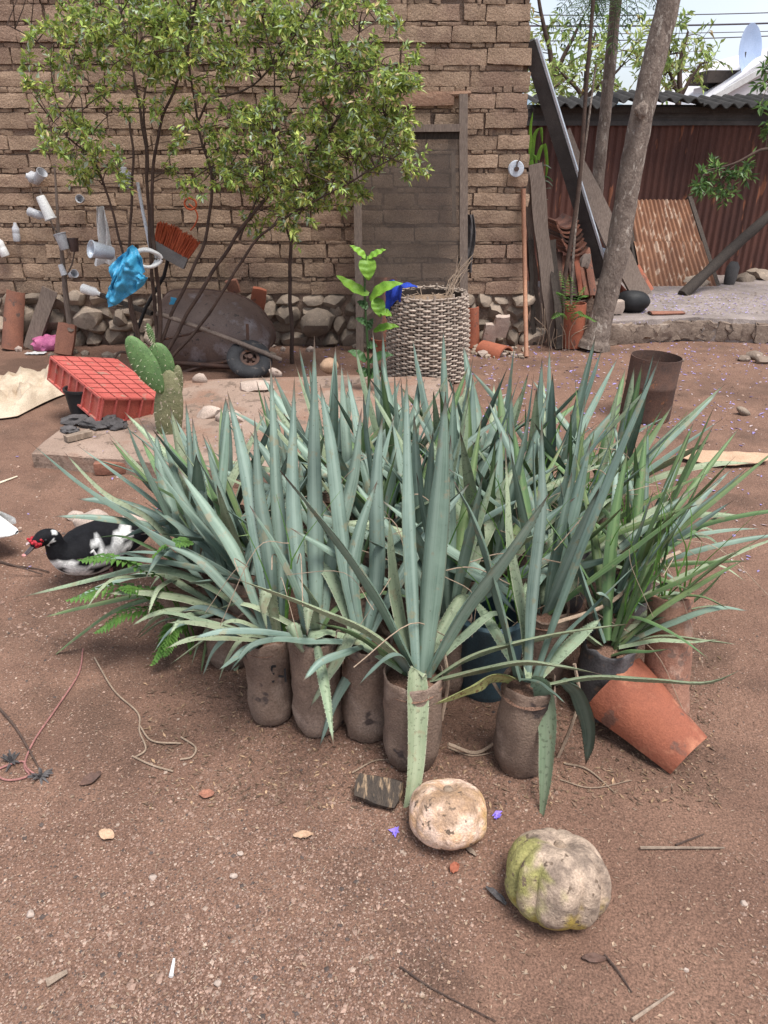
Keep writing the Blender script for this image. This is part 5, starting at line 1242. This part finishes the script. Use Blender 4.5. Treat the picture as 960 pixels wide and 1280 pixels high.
LOW = {516: (150, 20, 100, 60), 655: (40, 120, 80), 460: (190, 250, 120), 397: (200, 230, 280, 160), 337: (190, 225, 250, 160, 175), 285: (170, 200, 225, 250, 150), 235: (170, 205, 235, 260), 755: (0, -30, 30, 60)}
hero((516, 968, 852, 72), 'agave with long spread leaves in the foremost bag behind the peach pumpkin', [
    ([(522, 845), (516, 720), (511, 600), (508, 462)], 21, .16, B_), ([(528, 845), (538, 720), (549, 600), (557, 490)], 33, .2, B_),
    ([(520, 842), (474, 750), (420, 672), (350, 588)], 24, .0, B_), ([(534, 845), (578, 765), (636, 690), (690, 612)], 30, -.02, B_),
    ([(524, 848), (470, 795), (400, 762), (286, 720)], 22, -.04, O_), ([(516, 846), (495, 818), (470, 832), (447, 858)], 20, -.12, B_),
    ([(522, 838), (520, 846), (521, 900), (516, 985), (492, 1078)], 25, -.2, O_, 1.4, -.04), ([(540, 852), (600, 837), (650, 827), (700, 832), (752, 843)], 20, -.14, O_),
    ([(542, 850), (585, 822), (640, 804), (720, 788), (800, 778)], 18, -.02, O_), ([(516, 840), (500, 760), (492, 700), (486, 640)], 26, .2, O_), ([(512, 846), (480, 815), (440, 790), (395, 778)], 20, .1, G_)])
hero((655, 975, 862, 67), 'agave with a drooping brown-scarred leaf in the bag behind the ribbed pumpkin', [
    ([(660, 850), (668, 740), (678, 640), (677, 522)], 22, .12, B_), ([(668, 848), (704, 740), (750, 620), (788, 530), (828, 440)], 25, .3, B_),
    ([(648, 848), (622, 740), (598, 660), (568, 602)], 30, .1, B_), ([(676, 858), (742, 846), (812, 849), (883, 853), (930, 836)], 18, -.05, O_),
    ([(664, 850), (679, 858), (686, 910), (682, 980), (675, 1042)], 28, -.18, O_, 1.4, -.02), ([(705, 850), (726, 870), (737, 915), (732, 957)], 28, -.02, B_, 1.2),
    ([(652, 850), (672, 852), (690, 864), (708, 880)], 18, -.1, B_), ([(642, 850), (618, 846), (585, 862), (534, 884)], 30, -.15, Y_, 1.2),
    ([(662, 848), (655, 760), (640, 680), (632, 560)], 26, .25, O_), ([(672, 850), (700, 800), (740, 760), (800, 700)], 22, .2, B_)])
hero((460, 930, 806, 62), 'agave with broad mottled leaves hanging over the third bag of the front left row', [
    ([(446, 785), (432, 800), (412, 838), (386, 887)], 34, -.12, O_), ([(462, 795), (445, 825), (418, 875), (398, 938)], 26, -.1, B_), ([(415, 790), (400, 790), (386, 800), (388, 850)], 26, -.06, O_),
    ([(452, 800), (440, 720), (450, 660), (472, 600)], 24, .1, B_), ([(450, 800), (432, 700), (415, 560), (400, 480)], 28, .2, B_), ([(455, 800), (470, 720), (470, 600), (478, 520)], 26, .25, B_), ([(458, 800), (500, 720), (540, 660), (590, 600)], 24, .3, B_), ([(446, 800), (415, 720), (395, 700), (360, 640)], 24, .2, O_)])
hero((397, 922, 798, 62), 'agave with upright grey-green leaves in the second bag of the front left row', [
    ([(395, 798), (394, 700), (392, 560), (393, 420)], 27, .3, B_), ([(390, 798), (378, 750), (350, 690), (312, 632)], 28, .05, B_), ([(400, 798), (412, 700), (440, 600), (452, 510)], 26, .3, B_), ([(385, 798), (372, 700), (366, 600), (368, 470)], 26, .3, B_),
    ([(384, 800), (366, 780), (372, 800), (380, 818)], 22, -.08, O_), ([(396, 798), (420, 760), (470, 740), (530, 750)], 18, .1, G_), ([(392, 798), (396, 760), (390, 745), (372, 720)], 20, -.02, O_), ([(398, 798), (392, 770), (386, 760), (384, 795)], 20, -.1, O_)])
hero((337, 908, 800, 56), 'agave with arching leaves in the end bag of the front left row', [
    ([(340, 795), (328, 700), (308, 590), (284, 488)], 28, .25, B_), ([(345, 795), (336, 690), (325, 620), (318, 520)], 24, .2, B_), ([(336, 792), (290, 775), (250, 803), (208, 834)], 17, -.04, O_), ([(334, 796), (305, 795), (285, 820), (272, 855)], 18, -.08, O_),
    ([(330, 796), (295, 790), (268, 810), (252, 848)], 17, -.02, B_), ([(348, 795), (336, 740), (328, 758), (334, 790)], 22, -.08, O_), ([(350, 795), (352, 700), (345, 600), (338, 448)], 24, .35, B_), ([(330, 790), (290, 740), (250, 700), (205, 680)], 22, .1, B_), ([(334, 792), (300, 700), (262, 640), (222, 585)], 24, .2, B_)])
hero((285, 838, 765, 60), 'agave with long pale leaves stretching left over the duck and ferns', [
    ([(310, 768), (255, 728), (190, 708), (130, 720), (20, 748)], 24, -.02, O_), ([(296, 772), (240, 750), (185, 740), (130, 742)], 24, -.1, O_), ([(280, 770), (220, 745), (153, 758), (100, 793), (58, 828)], 15, .02, G_), ([(270, 765), (200, 742), (110, 757), (50, 773)], 14, .06, G_),
    ([(285, 765), (275, 690), (240, 640), (170, 516)], 24, .25, B_), ([(288, 765), (260, 680), (250, 600), (240, 520)], 20, .3, B_), ([(290, 768), (310, 690), (330, 640), (352, 570)], 24, .25, B_), ([(284, 768), (230, 700), (190, 690), (150, 690)], 18, .15, B_), ([(290, 775), (250, 770), (205, 775), (170, 800)], 16, -.02, O_), ([(300, 772), (270, 775), (250, 800), (238, 836)], 20, -.1, O_), ([(280, 772), (262, 790), (255, 815), (250, 850)], 16, -.08, G_), ([(305, 772), (300, 800), (296, 825), (290, 850)], 18, -.08, O_)])
hero((235, 800, 718, 56), 'agave with a long leaf reaching far up left behind the black duck', [
    ([(238, 712), (170, 650), (106, 608), (36, 552)], 27, .0, B_), ([(242, 712), (205, 630), (180, 580), (155, 522)], 24, .05, B_), ([(240, 710), (190, 650), (130, 615), (80, 565)], 16, .15, O_), ([(246, 712), (243, 640), (238, 570), (232, 500)], 18, .15, B_),
    ([(248, 712), (270, 640), (280, 560), (285, 500)], 22, .2, B_), ([(245, 715), (300, 650), (330, 620), (350, 600)], 20, .1, B_), ([(236, 712), (180, 680), (150, 670), (120, 672)], 14, .0, G_), ([(240, 712), (215, 640), (200, 580), (195, 540)], 20, .2, B_)])
hero((755, 905, 812, 62), 'narrow-leaved green agave in the grey bag behind the fallen tile', [
    ([(770, 805), (830, 760), (890, 710), (958, 668)], 15, .05, G_), ([(775, 805), (820, 775), (870, 760), (915, 755)], 13, .05, O_), ([(772, 808), (825, 795), (880, 800), (925, 806)], 13, -.05, O_), ([(765, 800), (790, 720), (820, 640), (862, 545)], 18, .15, G_), ([(768, 800), (810, 720), (850, 650), (886, 578)], 18, .15, G_),
    ([(760, 800), (762, 720), (770, 640), (785, 560)], 17, .2, G_), ([(772, 805), (840, 770), (880, 740), (912, 706)], 13, .1, G_), ([(755, 802), (735, 740), (715, 680), (700, 600)], 20, .15, B_), ([(765, 800), (800, 740), (830, 700), (840, 610)], 15, .1, G_), ([(750, 806), (720, 790), (670, 800), (600, 818)], 17, -.05, O_)], 'greybag', 6, None, None, ('ag_green',), (.35, .5), (.022, .032), V((.25, 0, 0)))
# faint stencilled print on the end bag
bagp = [o for o in COL.objects if o.name.startswith('potted_agave') and 'end bag' in o.get('label', '')][0]
m_ = MB(); yb_ = ORG[bagp].y - .066
for (x0, y0, x1, y1) in ((332, 833, 330, 851), (332, 833, 336, 833), (336, 833, 335, 851), (340, 833, 338, 852), (340, 833, 345, 833), (339, 842, 343, 842), (338, 851, 343, 852), (348, 845, 355, 846), (356, 836, 357, 852), (334, 888, 338, 894)):
    m_.bar(W(x0, y0, yb_), W(x1, y1, yb_), .006, .003, V((0, 1, 0)))
m_.build('stencil_print', M['black'], bagp, False)
# twigs and dry leaf bits at the foot of the bags
for (pts, r_, lab) in ((((700, 975), (740, 985), (790, 975)), .002, 'thin dry stem lying before the fallen tile'), (((705, 955), (735, 962), (768, 990)), .003, 'bent dry stem between bag and fallen tile'), (((560, 935), (590, 945), (625, 940)), .003, 'dry curled root between the two foremost bags'), (((440, 965), (470, 950), (500, 952)), .0025, 'dry stem at the foot of the third bag')):
    twig(list(pts), r_, lab, 'dry', 'dry_twig')
# the packed rows behind
spots = []
for j, Y in enumerate((1.88, 2.1, 2.32, 2.54, 2.74)):
    for i in range(7):
        X = -.48 + .235 * i + (.115 if j % 2 else 0) + U(-.03, .03)
        if j == 0 and (X < .08 or X > .75): continue
        if j == 4 and (i == 0): continue
        if j in (1, 2) and X < -.18: continue
        if X > .96: continue
        spots.append((X, Y + U(-.03, .03), j, i))
spots += [(-.66, 2.32, 3, 0), (-.6, 2.52, 3, 0), (-.44, 2.06, 1, 0), (-.46, 2.28, 2, 0)]
def zone(X, j):
    row = ('behind the two foremost bags', 'in the inner rows', 'in the inner rows', 'in the row before the rear row', 'in the rear row')[j]
    side = 'towards the prickly pear' if X < -.15 else 'in line with the green seedling' if X < .12 else 'in line with the woven basket' if X < .45 else 'in line with the clay pipe' if X < .75 else 'towards the rusty drum'
    return row + ' ' + side
for k, (X, Y, j, i) in enumerate(spots):
    green = X > .52 and j < 3; h = U(.26, .33); r = U(.07, .082)
    lb = ('narrow-leaved green agave ' if green else 'blue-green agave ') + zone(X, j)
    t = thing('potted_agave', lb, 'agave', (X, Y, -.005), 'agaves: ' + lb); kx = k
    grow_bag(t, V((X, Y, -.005)), r, h, 'jute' if rnd.random() < .8 else 'greybag', k * 3.7)
    lean = V(((X - .2) * (.22 if X > -.4 else .5), -.06 if j < 2 else .06, 0))
    if green: low_leaves(t, V((X, Y, h)), (10, -20, 35), mats=('ag_green', 'ag_old'), wr=(.02, .032)); rosette(t, V((X, Y, h)), 15, (.42, .62), (.024, .036), ['ag_green', 'ag_green', 'ag_blue'], lean * 1.4)
    else: rosette(t, V((X, Y, h)), 12, (.48, .66) if X > -.3 else (.42, .56), (.036, .056), ['ag_blue'] * 4 + ['ag_green', 'ag_old'], lean, spread=.88, near=j < 1)
# dry strands and grass blades woven through the block
m_ = MB()
for k in range(60):
    p = V((U(-.4, .9), U(1.65, 2.5), U(.3, .6))); d = V((U(-1, 1), U(-.6, .2), U(-.8, .5))).normalized(); L = U(.12, .34)
    m_.tube(spline([p, p + d * L * .5 + V((U(-.05, .05), 0, U(-.02, .08))), p + d * L + V((0, 0, -.08))], 10), U(.0008, .0018), 5)
for pts in (((560, 930), (600, 940), (640, 900), (615, 850)), ((696, 950), (715, 905), (724, 870), (718, 830)), ((552, 900), (560, 850), (552, 800))):
    m_.tube(spline(pxline(pts, 1.56, 1.6), 14), .005, 6)
m_.tube(spline(pxline([(690, 780), (760, 755), (820, 705), (850, 690)], 1.75, 1.9), 14), .006, 6)
props(m_.build('dry_strand', M['dry']), 'dry brown stalks tangled through the agave block', 'stalks', kind='stuff')
m_ = MB()
for k in range(28):
    c = V((U(-.3, .9), U(1.7, 2.6), .3)); 
    if k % 3: c.x = U(.3, .95)
    for q in range(3):
        d = V((U(-.4, .4), U(-.4, .2), 1)); L = U(.25, .5); S = spline([c, c + d * L * .5, c + d * L + V((U(-.1, .1), 0, -.04))], 6); s = V((.0035, 0, 0)); n0 = len(S)
        m_.add([p - s * (1 - i / n0) for i, p in enumerate(S)] + [p + s * (1 - i / n0) for i, p in enumerate(S)], [(i, i + 1, n0 + i + 1, n0 + i) for i in range(n0 - 1)])
props(m_.build('grass_weeds', M['fern'], smooth=False), 'bright green grass blades growing between the agave bags', 'grass', kind='stuff')
# compound fern-like sprays by the duck
fs_ = thing('compound_leaf_seedling', 'feathery bright green compound leaves under the left agaves beside the duck', 'seedling', G(235, 815)); Yq = G(235, 815).y
for (x0, y0, x1, y1, w_) in ((200, 720, 100, 700, .045), (215, 740, 85, 750, .055), (210, 760, 120, 790, .05), (225, 775, 205, 820, .05), (190, 700, 240, 680, .04), (235, 775, 190, 830, .045), (215, 770, 150, 735, .05)):
    A, B = W(x0, y0, Yq - .02), W(x1, y1, Yq - .12); m_ = MB(); Md = A.lerp(B, .55) + V((0, 0, .035)); pinnate(m_, [A, Md, B], 16, w_, .017, None, .25, .55); m_.tube(spline([A, Md, B], 10), .0018, 4); m_.build('frond', M['fern'], fs_, False)
m_ = MB()
for (x0, y0) in ((200, 720), (215, 740), (210, 760), (225, 775), (235, 775)): m_.tube(spline([G(238, 818), W((x0 + 238) / 2 + 6, (y0 + 818) / 2, Yq), W(x0, y0, Yq - .02)], 8), .003, 5)
m_.build('stem', M['fern'], fs_)
# blue ribbed pail between the bags
p = G(612, 880); p.y += .09; m_ = MB(); prof = [(0, 0), (.085, 0)] + [(.087 + .012 * k / 12 + (.003 if k % 2 else 0), .01 + .27 * k / 24) for k in range(25)] + [(.098, .285), (.09, .28), (.08, .02)]
m_.lathe(p, prof, 32); props(m_.build('ribbed_pail', M['pail']), 'dark blue ribbed plastic pail between the two foremost bags', 'pail')

# ================================================================== TILES, DRUM, PUMPKINS
roof_tile(W(766, 858, 1.74) , G(862, 958) + V((0, .02, .015)), (.3, -.7, .8), .235, .15, 'terra', 'orange-red curved clay tile fallen against the grey bag', .014, R(165))
roof_tile(G(832, 884), W(838, 742, G(832, 884).y + .06), (-.1, -1, .1), .125, .115, 'tile_dust', 'slim dusty red clay tile standing upright at the right end of the block', .014, R(170))
c = G(815, 530); c.y += .15; m_ = MB(); m_.lathe(c, [(.152, 0), (.155, .02), (.15, .2), (.154, .21), (.15, .22), (.152, .385), (.148, .385), (.146, .02)], 36, Matrix.Rotation(.04, 3, 'Y'), close=False, wob=.015); props(m_.build('rusty_drum', M['rust']), 'rusty open metal drum behind the right-hand agaves', 'drum')
def pumpkin(cpx, wpx, hgt_, ribs, depth, m, label, seed, sq=.9, tilt=(0, 0)):
    p = G(*cpx); r = wpx / 2 / ppm(p); p.y += r * .85; t = thing('pumpkin', label, 'pumpkin', (p.x, p.y, 0)); m_ = MB()
    Mt = Matrix.Rotation(tilt[0], 3, 'X') @ Matrix.Rotation(tilt[1], 3, 'Y')
    def fn(u, v):
        a = 2 * math.pi * u; th = math.pi * v; rr = math.sin(th) ** .78
        a2 = a + .12 * math.sin(3 * a + seed) ; g_ = abs(math.sin(ribs * a2 / 2 + .5 * noise.noise(V((math.cos(a), math.sin(a), seed))))) ** .55
        k = 1 - depth * (1 - g_) * math.sin(th) ** .35
        z = math.cos(th); z = math.copysign(abs(z) ** .8, z) * sq - .16 * math.exp(-(rr / .28) ** 2) * (1 if z > 0 else 0)
        k *= 1 + .07 * noise.noise(V((math.cos(a) * rr, math.sin(a) * rr, z)) * 1.7 + V((seed, 0, 0))) + .012 * noise.noise(V((math.cos(a) * rr, math.sin(a) * rr, z)) * 9)
        q = Mt @ V((rr * k * math.cos(a) * r, rr * k * math.sin(a) * r, z * r)); return V((p.x, p.y, hgt_ - r * sq * .97)) + q
    m_.grid(fn, 96, 48)
    cc = []
    for q in m_.v:
        d = (q - V((p.x, p.y, hgt_ - r * sq * .97))) / r; k = noise.noise(d * 2.4 + V((seed, 1, 0))) + .5 * noise.noise(d * 7); k2 = noise.noise(d * 3.1 + V((0, seed, 4))) + .6 * noise.noise(d * 9)
        if m == 'pumpkin_b':
            c = V((.44, .33, .25)).lerp(V((.21, .155, .12)), min(1, max(0, k2 * 1.2 + .4)))
            c = c.lerp(V((.29, .275, .085)), min(1, max(0, (-d.x * 1.3 - .35 + k * .9) * 2)) * .85); c = c.lerp(V((.45, .32, .06)), min(1, max(0, (-d.z - .1 - d.y * .2 + k * .9 - abs(d.x - .05) * .6) * 2)) * .8)
        else:
            c = V((.72, .52, .41)).lerp(V((.62, .38, .22)), min(1, max(0, k2 * 1.2 + .3))); c = c.lerp(V((.58, .36, .1)), min(1, max(0, (d.x * .8 - d.z * .6 - .3 + k * .8) * 2)) * .6); c = c.lerp(V((.3, .19, .12)), min(1, max(0, (d.z - .42 + k * .35) * 4)) * .8)
        cc.append(tuple(c * (1.0 + .1 * noise.noise(d * 16))))
    m_.c = cc; m_.build('rind', M['pumpkin_c'], t)
    s_ = MB(); tp = V((p.x, p.y, hgt_ - r * sq * .97)) + Mt @ V((0, 0, r * (sq - .13))); s_.lathe(tp, [(0, -.01), (.016, -.008), (.013, .002), (.009, .007), (0, .006)], 10, Mt, .2, 40); s_.build('stem_scar', M['dry'], t)
pumpkin((562, 1072), 104, .125, 10, .07, 'pumpkin_a', 'smooth peach-coloured pumpkin sitting in the earth before the foremost bag', 3.0, .72, (-.42, .0))
pumpkin((703, 1173), 134, .155, 9, .2, 'pumpkin_b', 'ribbed grey-tan pumpkin with yellow-green patches on open earth', 8.0, .78, (-.4, .08))
ch = thing('charred_board', 'charred striped wood piece lying beside the peach pumpkin', 'wood', G(472, 1010)); 
m_ = MB(); q0 = G(473, 1008); v_, f_ = rough_box((.125, .075, .03), .006, 6, 3, 2, .008, 5); Rm = Matrix.Rotation(R(-20), 3, 'Z') @ Matrix.Rotation(R(28), 3, 'X'); m_.add([Rm @ q + q0 + V((0, .03, .028)) for q in v_], f_); m_.build('plank', M['char'], ch)

# ================================================================== DUCKS
def duck(base, rotz, sc, white, label):
    t = thing('duck', label, 'duck', base, 'ducks')
    st = [(.285, .125, .012, .006), (.265, .124, .035, .010), (.225, .128, .058, .026), (.165, .138, .085, .06), (.10, .145, .112, .1), (.0, .14, .125, .115), (-.08, .145, .118, .11), (-.14, .16, .092, .09), (-.178, .19, .056, .058), (-.19, .225, .04, .044), (-.193, .252, .036, .04), (-.205, .275, .036, .038), (-.232, .283, .035, .036), (-.262, .275, .026, .028), (-.285, .265, .016, .017), (-.292, .262, .006, .006)]
    C_ = spline([V((a, 0, b)) for a, b, _, _ in st], 60); RA = spline([V((c_, d_, 0)) for _, _, c_, d_ in st], 60); n = 28; vs_, fs, cols = [], [], []
    Rz = Matrix.Rotation(rotz, 3, 'Z')
    def tf(p): return V(base) + Rz @ (V(p) * sc)
    for i, p in enumerate(C_):
        T = (C_[min(i + 1, 60)] - C_[max(i - 1, 0)]).normalized(); up = V((T.z, 0, -T.x)); up = up if up.dot(V((.6, 0, .8))) > 0 else -up
        for j in range(n):
            a = 2 * math.pi * j / n; q = p + V((0, 1, 0)) * (math.cos(a) * max(.004, RA[i].x)) + up * (math.sin(a) * max(.004, RA[i].y))
            q += noise.noise_vector(q * 30) * .0018; vs_.append(tf(q))
            k = noise.noise(q * 17 + V((3, 0, 1))) + .5 * noise.noise(q * 45); wt = False
            if i < 40:
                wt = (q.x < -.06 and q.z < .17 and k > -.25 and abs(q.y) < .085) or (q.x < .0 and q.z < .13 and k > .1) or (abs(q.y) > .035 and -.09 + .1 * k < q.x < .09 + .12 * k and .11 < q.z < .215 + .05 * k and k > -.3) or q.x > .272
            else: wt = k > .42 and q.x > -.235
            cols.append((.75, .74, .72) if white or wt else (.009, .009, .011))
    for i in range(60):
        for j in range(n): fs.append((i * n + j, i * n + (j + 1) % n, i * n + n + (j + 1) % n, i * n + n + j))
    m_ = MB(); m_.add(vs_, fs, col=cols); m_.build('body', M['feather'], t)
    for sg in (-1, 1):
        m_ = MB(); cs = []
        def fw(u, v):
            x = -.10 + .34 * u; w = math.sin(math.pi * (.06 + .9 * u)) ** .6 * .07; z = .175 - .03 * u + (v - .5) * 2 * w * (.8 if v < .5 else .55)
            y = .114 * (1 - (u * .75) ** 2 * .8) * (1 - .25 * max(0, (z - .15) / .06)) + .012
            return V((x, sg * y, z))
        G_N = (26, 12); P = [[fw(i / G_N[0], j / G_N[1]) for j in range(G_N[1] + 1)] for i in range(G_N[0] + 1)]
        vsw = [tf(p) for r_ in P for p in r_]; w1 = G_N[1] + 1
        for r_ in P:
            for q in r_:
                k = noise.noise(q * 15 + V((3, 0, 1))) + .6 * noise.noise(q * 48); cs.append((.75, .74, .72) if white or (-.09 + .1 * k < q.x < .09 + .12 * k and .11 < q.z < .215 + .05 * k and k > -.3) or (q.x > .26 and k > 0.1) else (.008, .008, .011))
        m_.add(vsw, [(i * w1 + j, i * w1 + w1 + j, i * w1 + w1 + j + 1, i * w1 + j + 1) for i in range(G_N[0]) for j in range(G_N[1])], col=cs); m_.build('wing', M['feather'], t)
    m_ = MB()
    bp_ = [(-.275, .268, .014, .011), (-.295, .258, .0135, .009), (-.315, .247, .013, .006), (-.33, .24, .011, .004), (-.337, .237, .004, .002)]
    vb = []
    for a, b_, w_, h_ in bp_:
        for j in range(12): an = 2 * math.pi * j / 12; vb.append(tf((a, w_ * math.cos(an), b_ + h_ * math.sin(an))))
    m_.add(vb, [(i * 12 + j, i * 12 + (j + 1) % 12, i * 12 + 12 + (j + 1) % 12, i * 12 + 12 + j) for i in range(4) for j in range(12)] + [tuple(48 + j for j in range(12))]); bo = m_.build('bill', M['bill_dark'], t); m_ = MB(); m_.blob(tf((-.329, 0, .2405)), (.012 * sc, .0125 * sc, .0055 * sc), 2, .05); m_.build('bill_tip', M['bill'], bo)
    for sg in (-1, 1):
        m_ = MB()
        for k in range(16): m_.blob(tf((-.25 + U(-.024, .012) - .012, sg * (.03 + U(-.007, .001)), .281 + U(-.012, .012))), (.0075 * sc, .005 * sc, .0075 * sc), 2, .3)
        for k in range(3): m_.blob(tf((-.283 + U(-.006, .004), sg * .008, .281 + U(-.004, .006))), (.009 * sc, .006 * sc, .008 * sc), 2, .3)
        m_.build('caruncle', M['caruncle'], t)
        m_ = MB(); m_.blob(tf((-.243, sg * .036, .288)), (.0055 * sc,) * 3, 2, 0); m_.build('eye', M['black'], t)
        m_ = MB(); f0 = V((.02, sg * .045, .055)); m_.tube([tf(f0), tf(f0 + V((.0, 0, -.045)))], [.012 * sc, .008 * sc], 8)
        for a in (-.5, 0, .5): m_.tube([tf(f0 + V((0, 0, -.047))), tf(f0 + V((-.055 * math.cos(a), sg * .055 * math.sin(a), -.05)))], [.008 * sc, .004 * sc], 6)
        m_.build('foot', M['bill'], t)
    return t
dp = G(128, 714)
duck(V((dp.x, dp.y, -.004)), R(52), .86, False, 'black and white muscovy duck with red face beside the agave leaves')
dp = G(40, 660, .12); duck(V((dp.x - .32, dp.y, -.004)), R(-6), .95, True, 'white duck in front of the black duck, showing its tail end')
for x, y, s, lab in ((112, 655, .085, 'pale weathered stone behind the black duck'), (172, 655, .075, 'pale stone under the long agave leaf behind the duck'), (148, 690, .05, 'small pale stone tucked behind the duck tail'), (92, 640, .035, 'brown stone chip left of the pale stones')):
    q = G(x, y + 12); m_ = MB(); m_.rock(q + V((0, .03, s * .4)), (s, s * .75, s * .7), 3, 10); props(m_.build('stone', M['palestone'], sharp=R(40)), lab, 'stone')
twig([(0, 703), (18, 708), (45, 712), (62, 716)], .004, 'thin dark branch on the earth below the duck breast')
b_ = MB(); S = spline([GZ(-10, 700) + V((0, -.1, .1)), GZ(30, 705) + V((0, -.1, .06)), GZ(60, 712) + V((0, -.05, .01))], 10); b_.tube(S, .003, 6); props(b_.build('thin_branch', M['twig']), 'thin arched twig crossing before the white duck', 'twig')
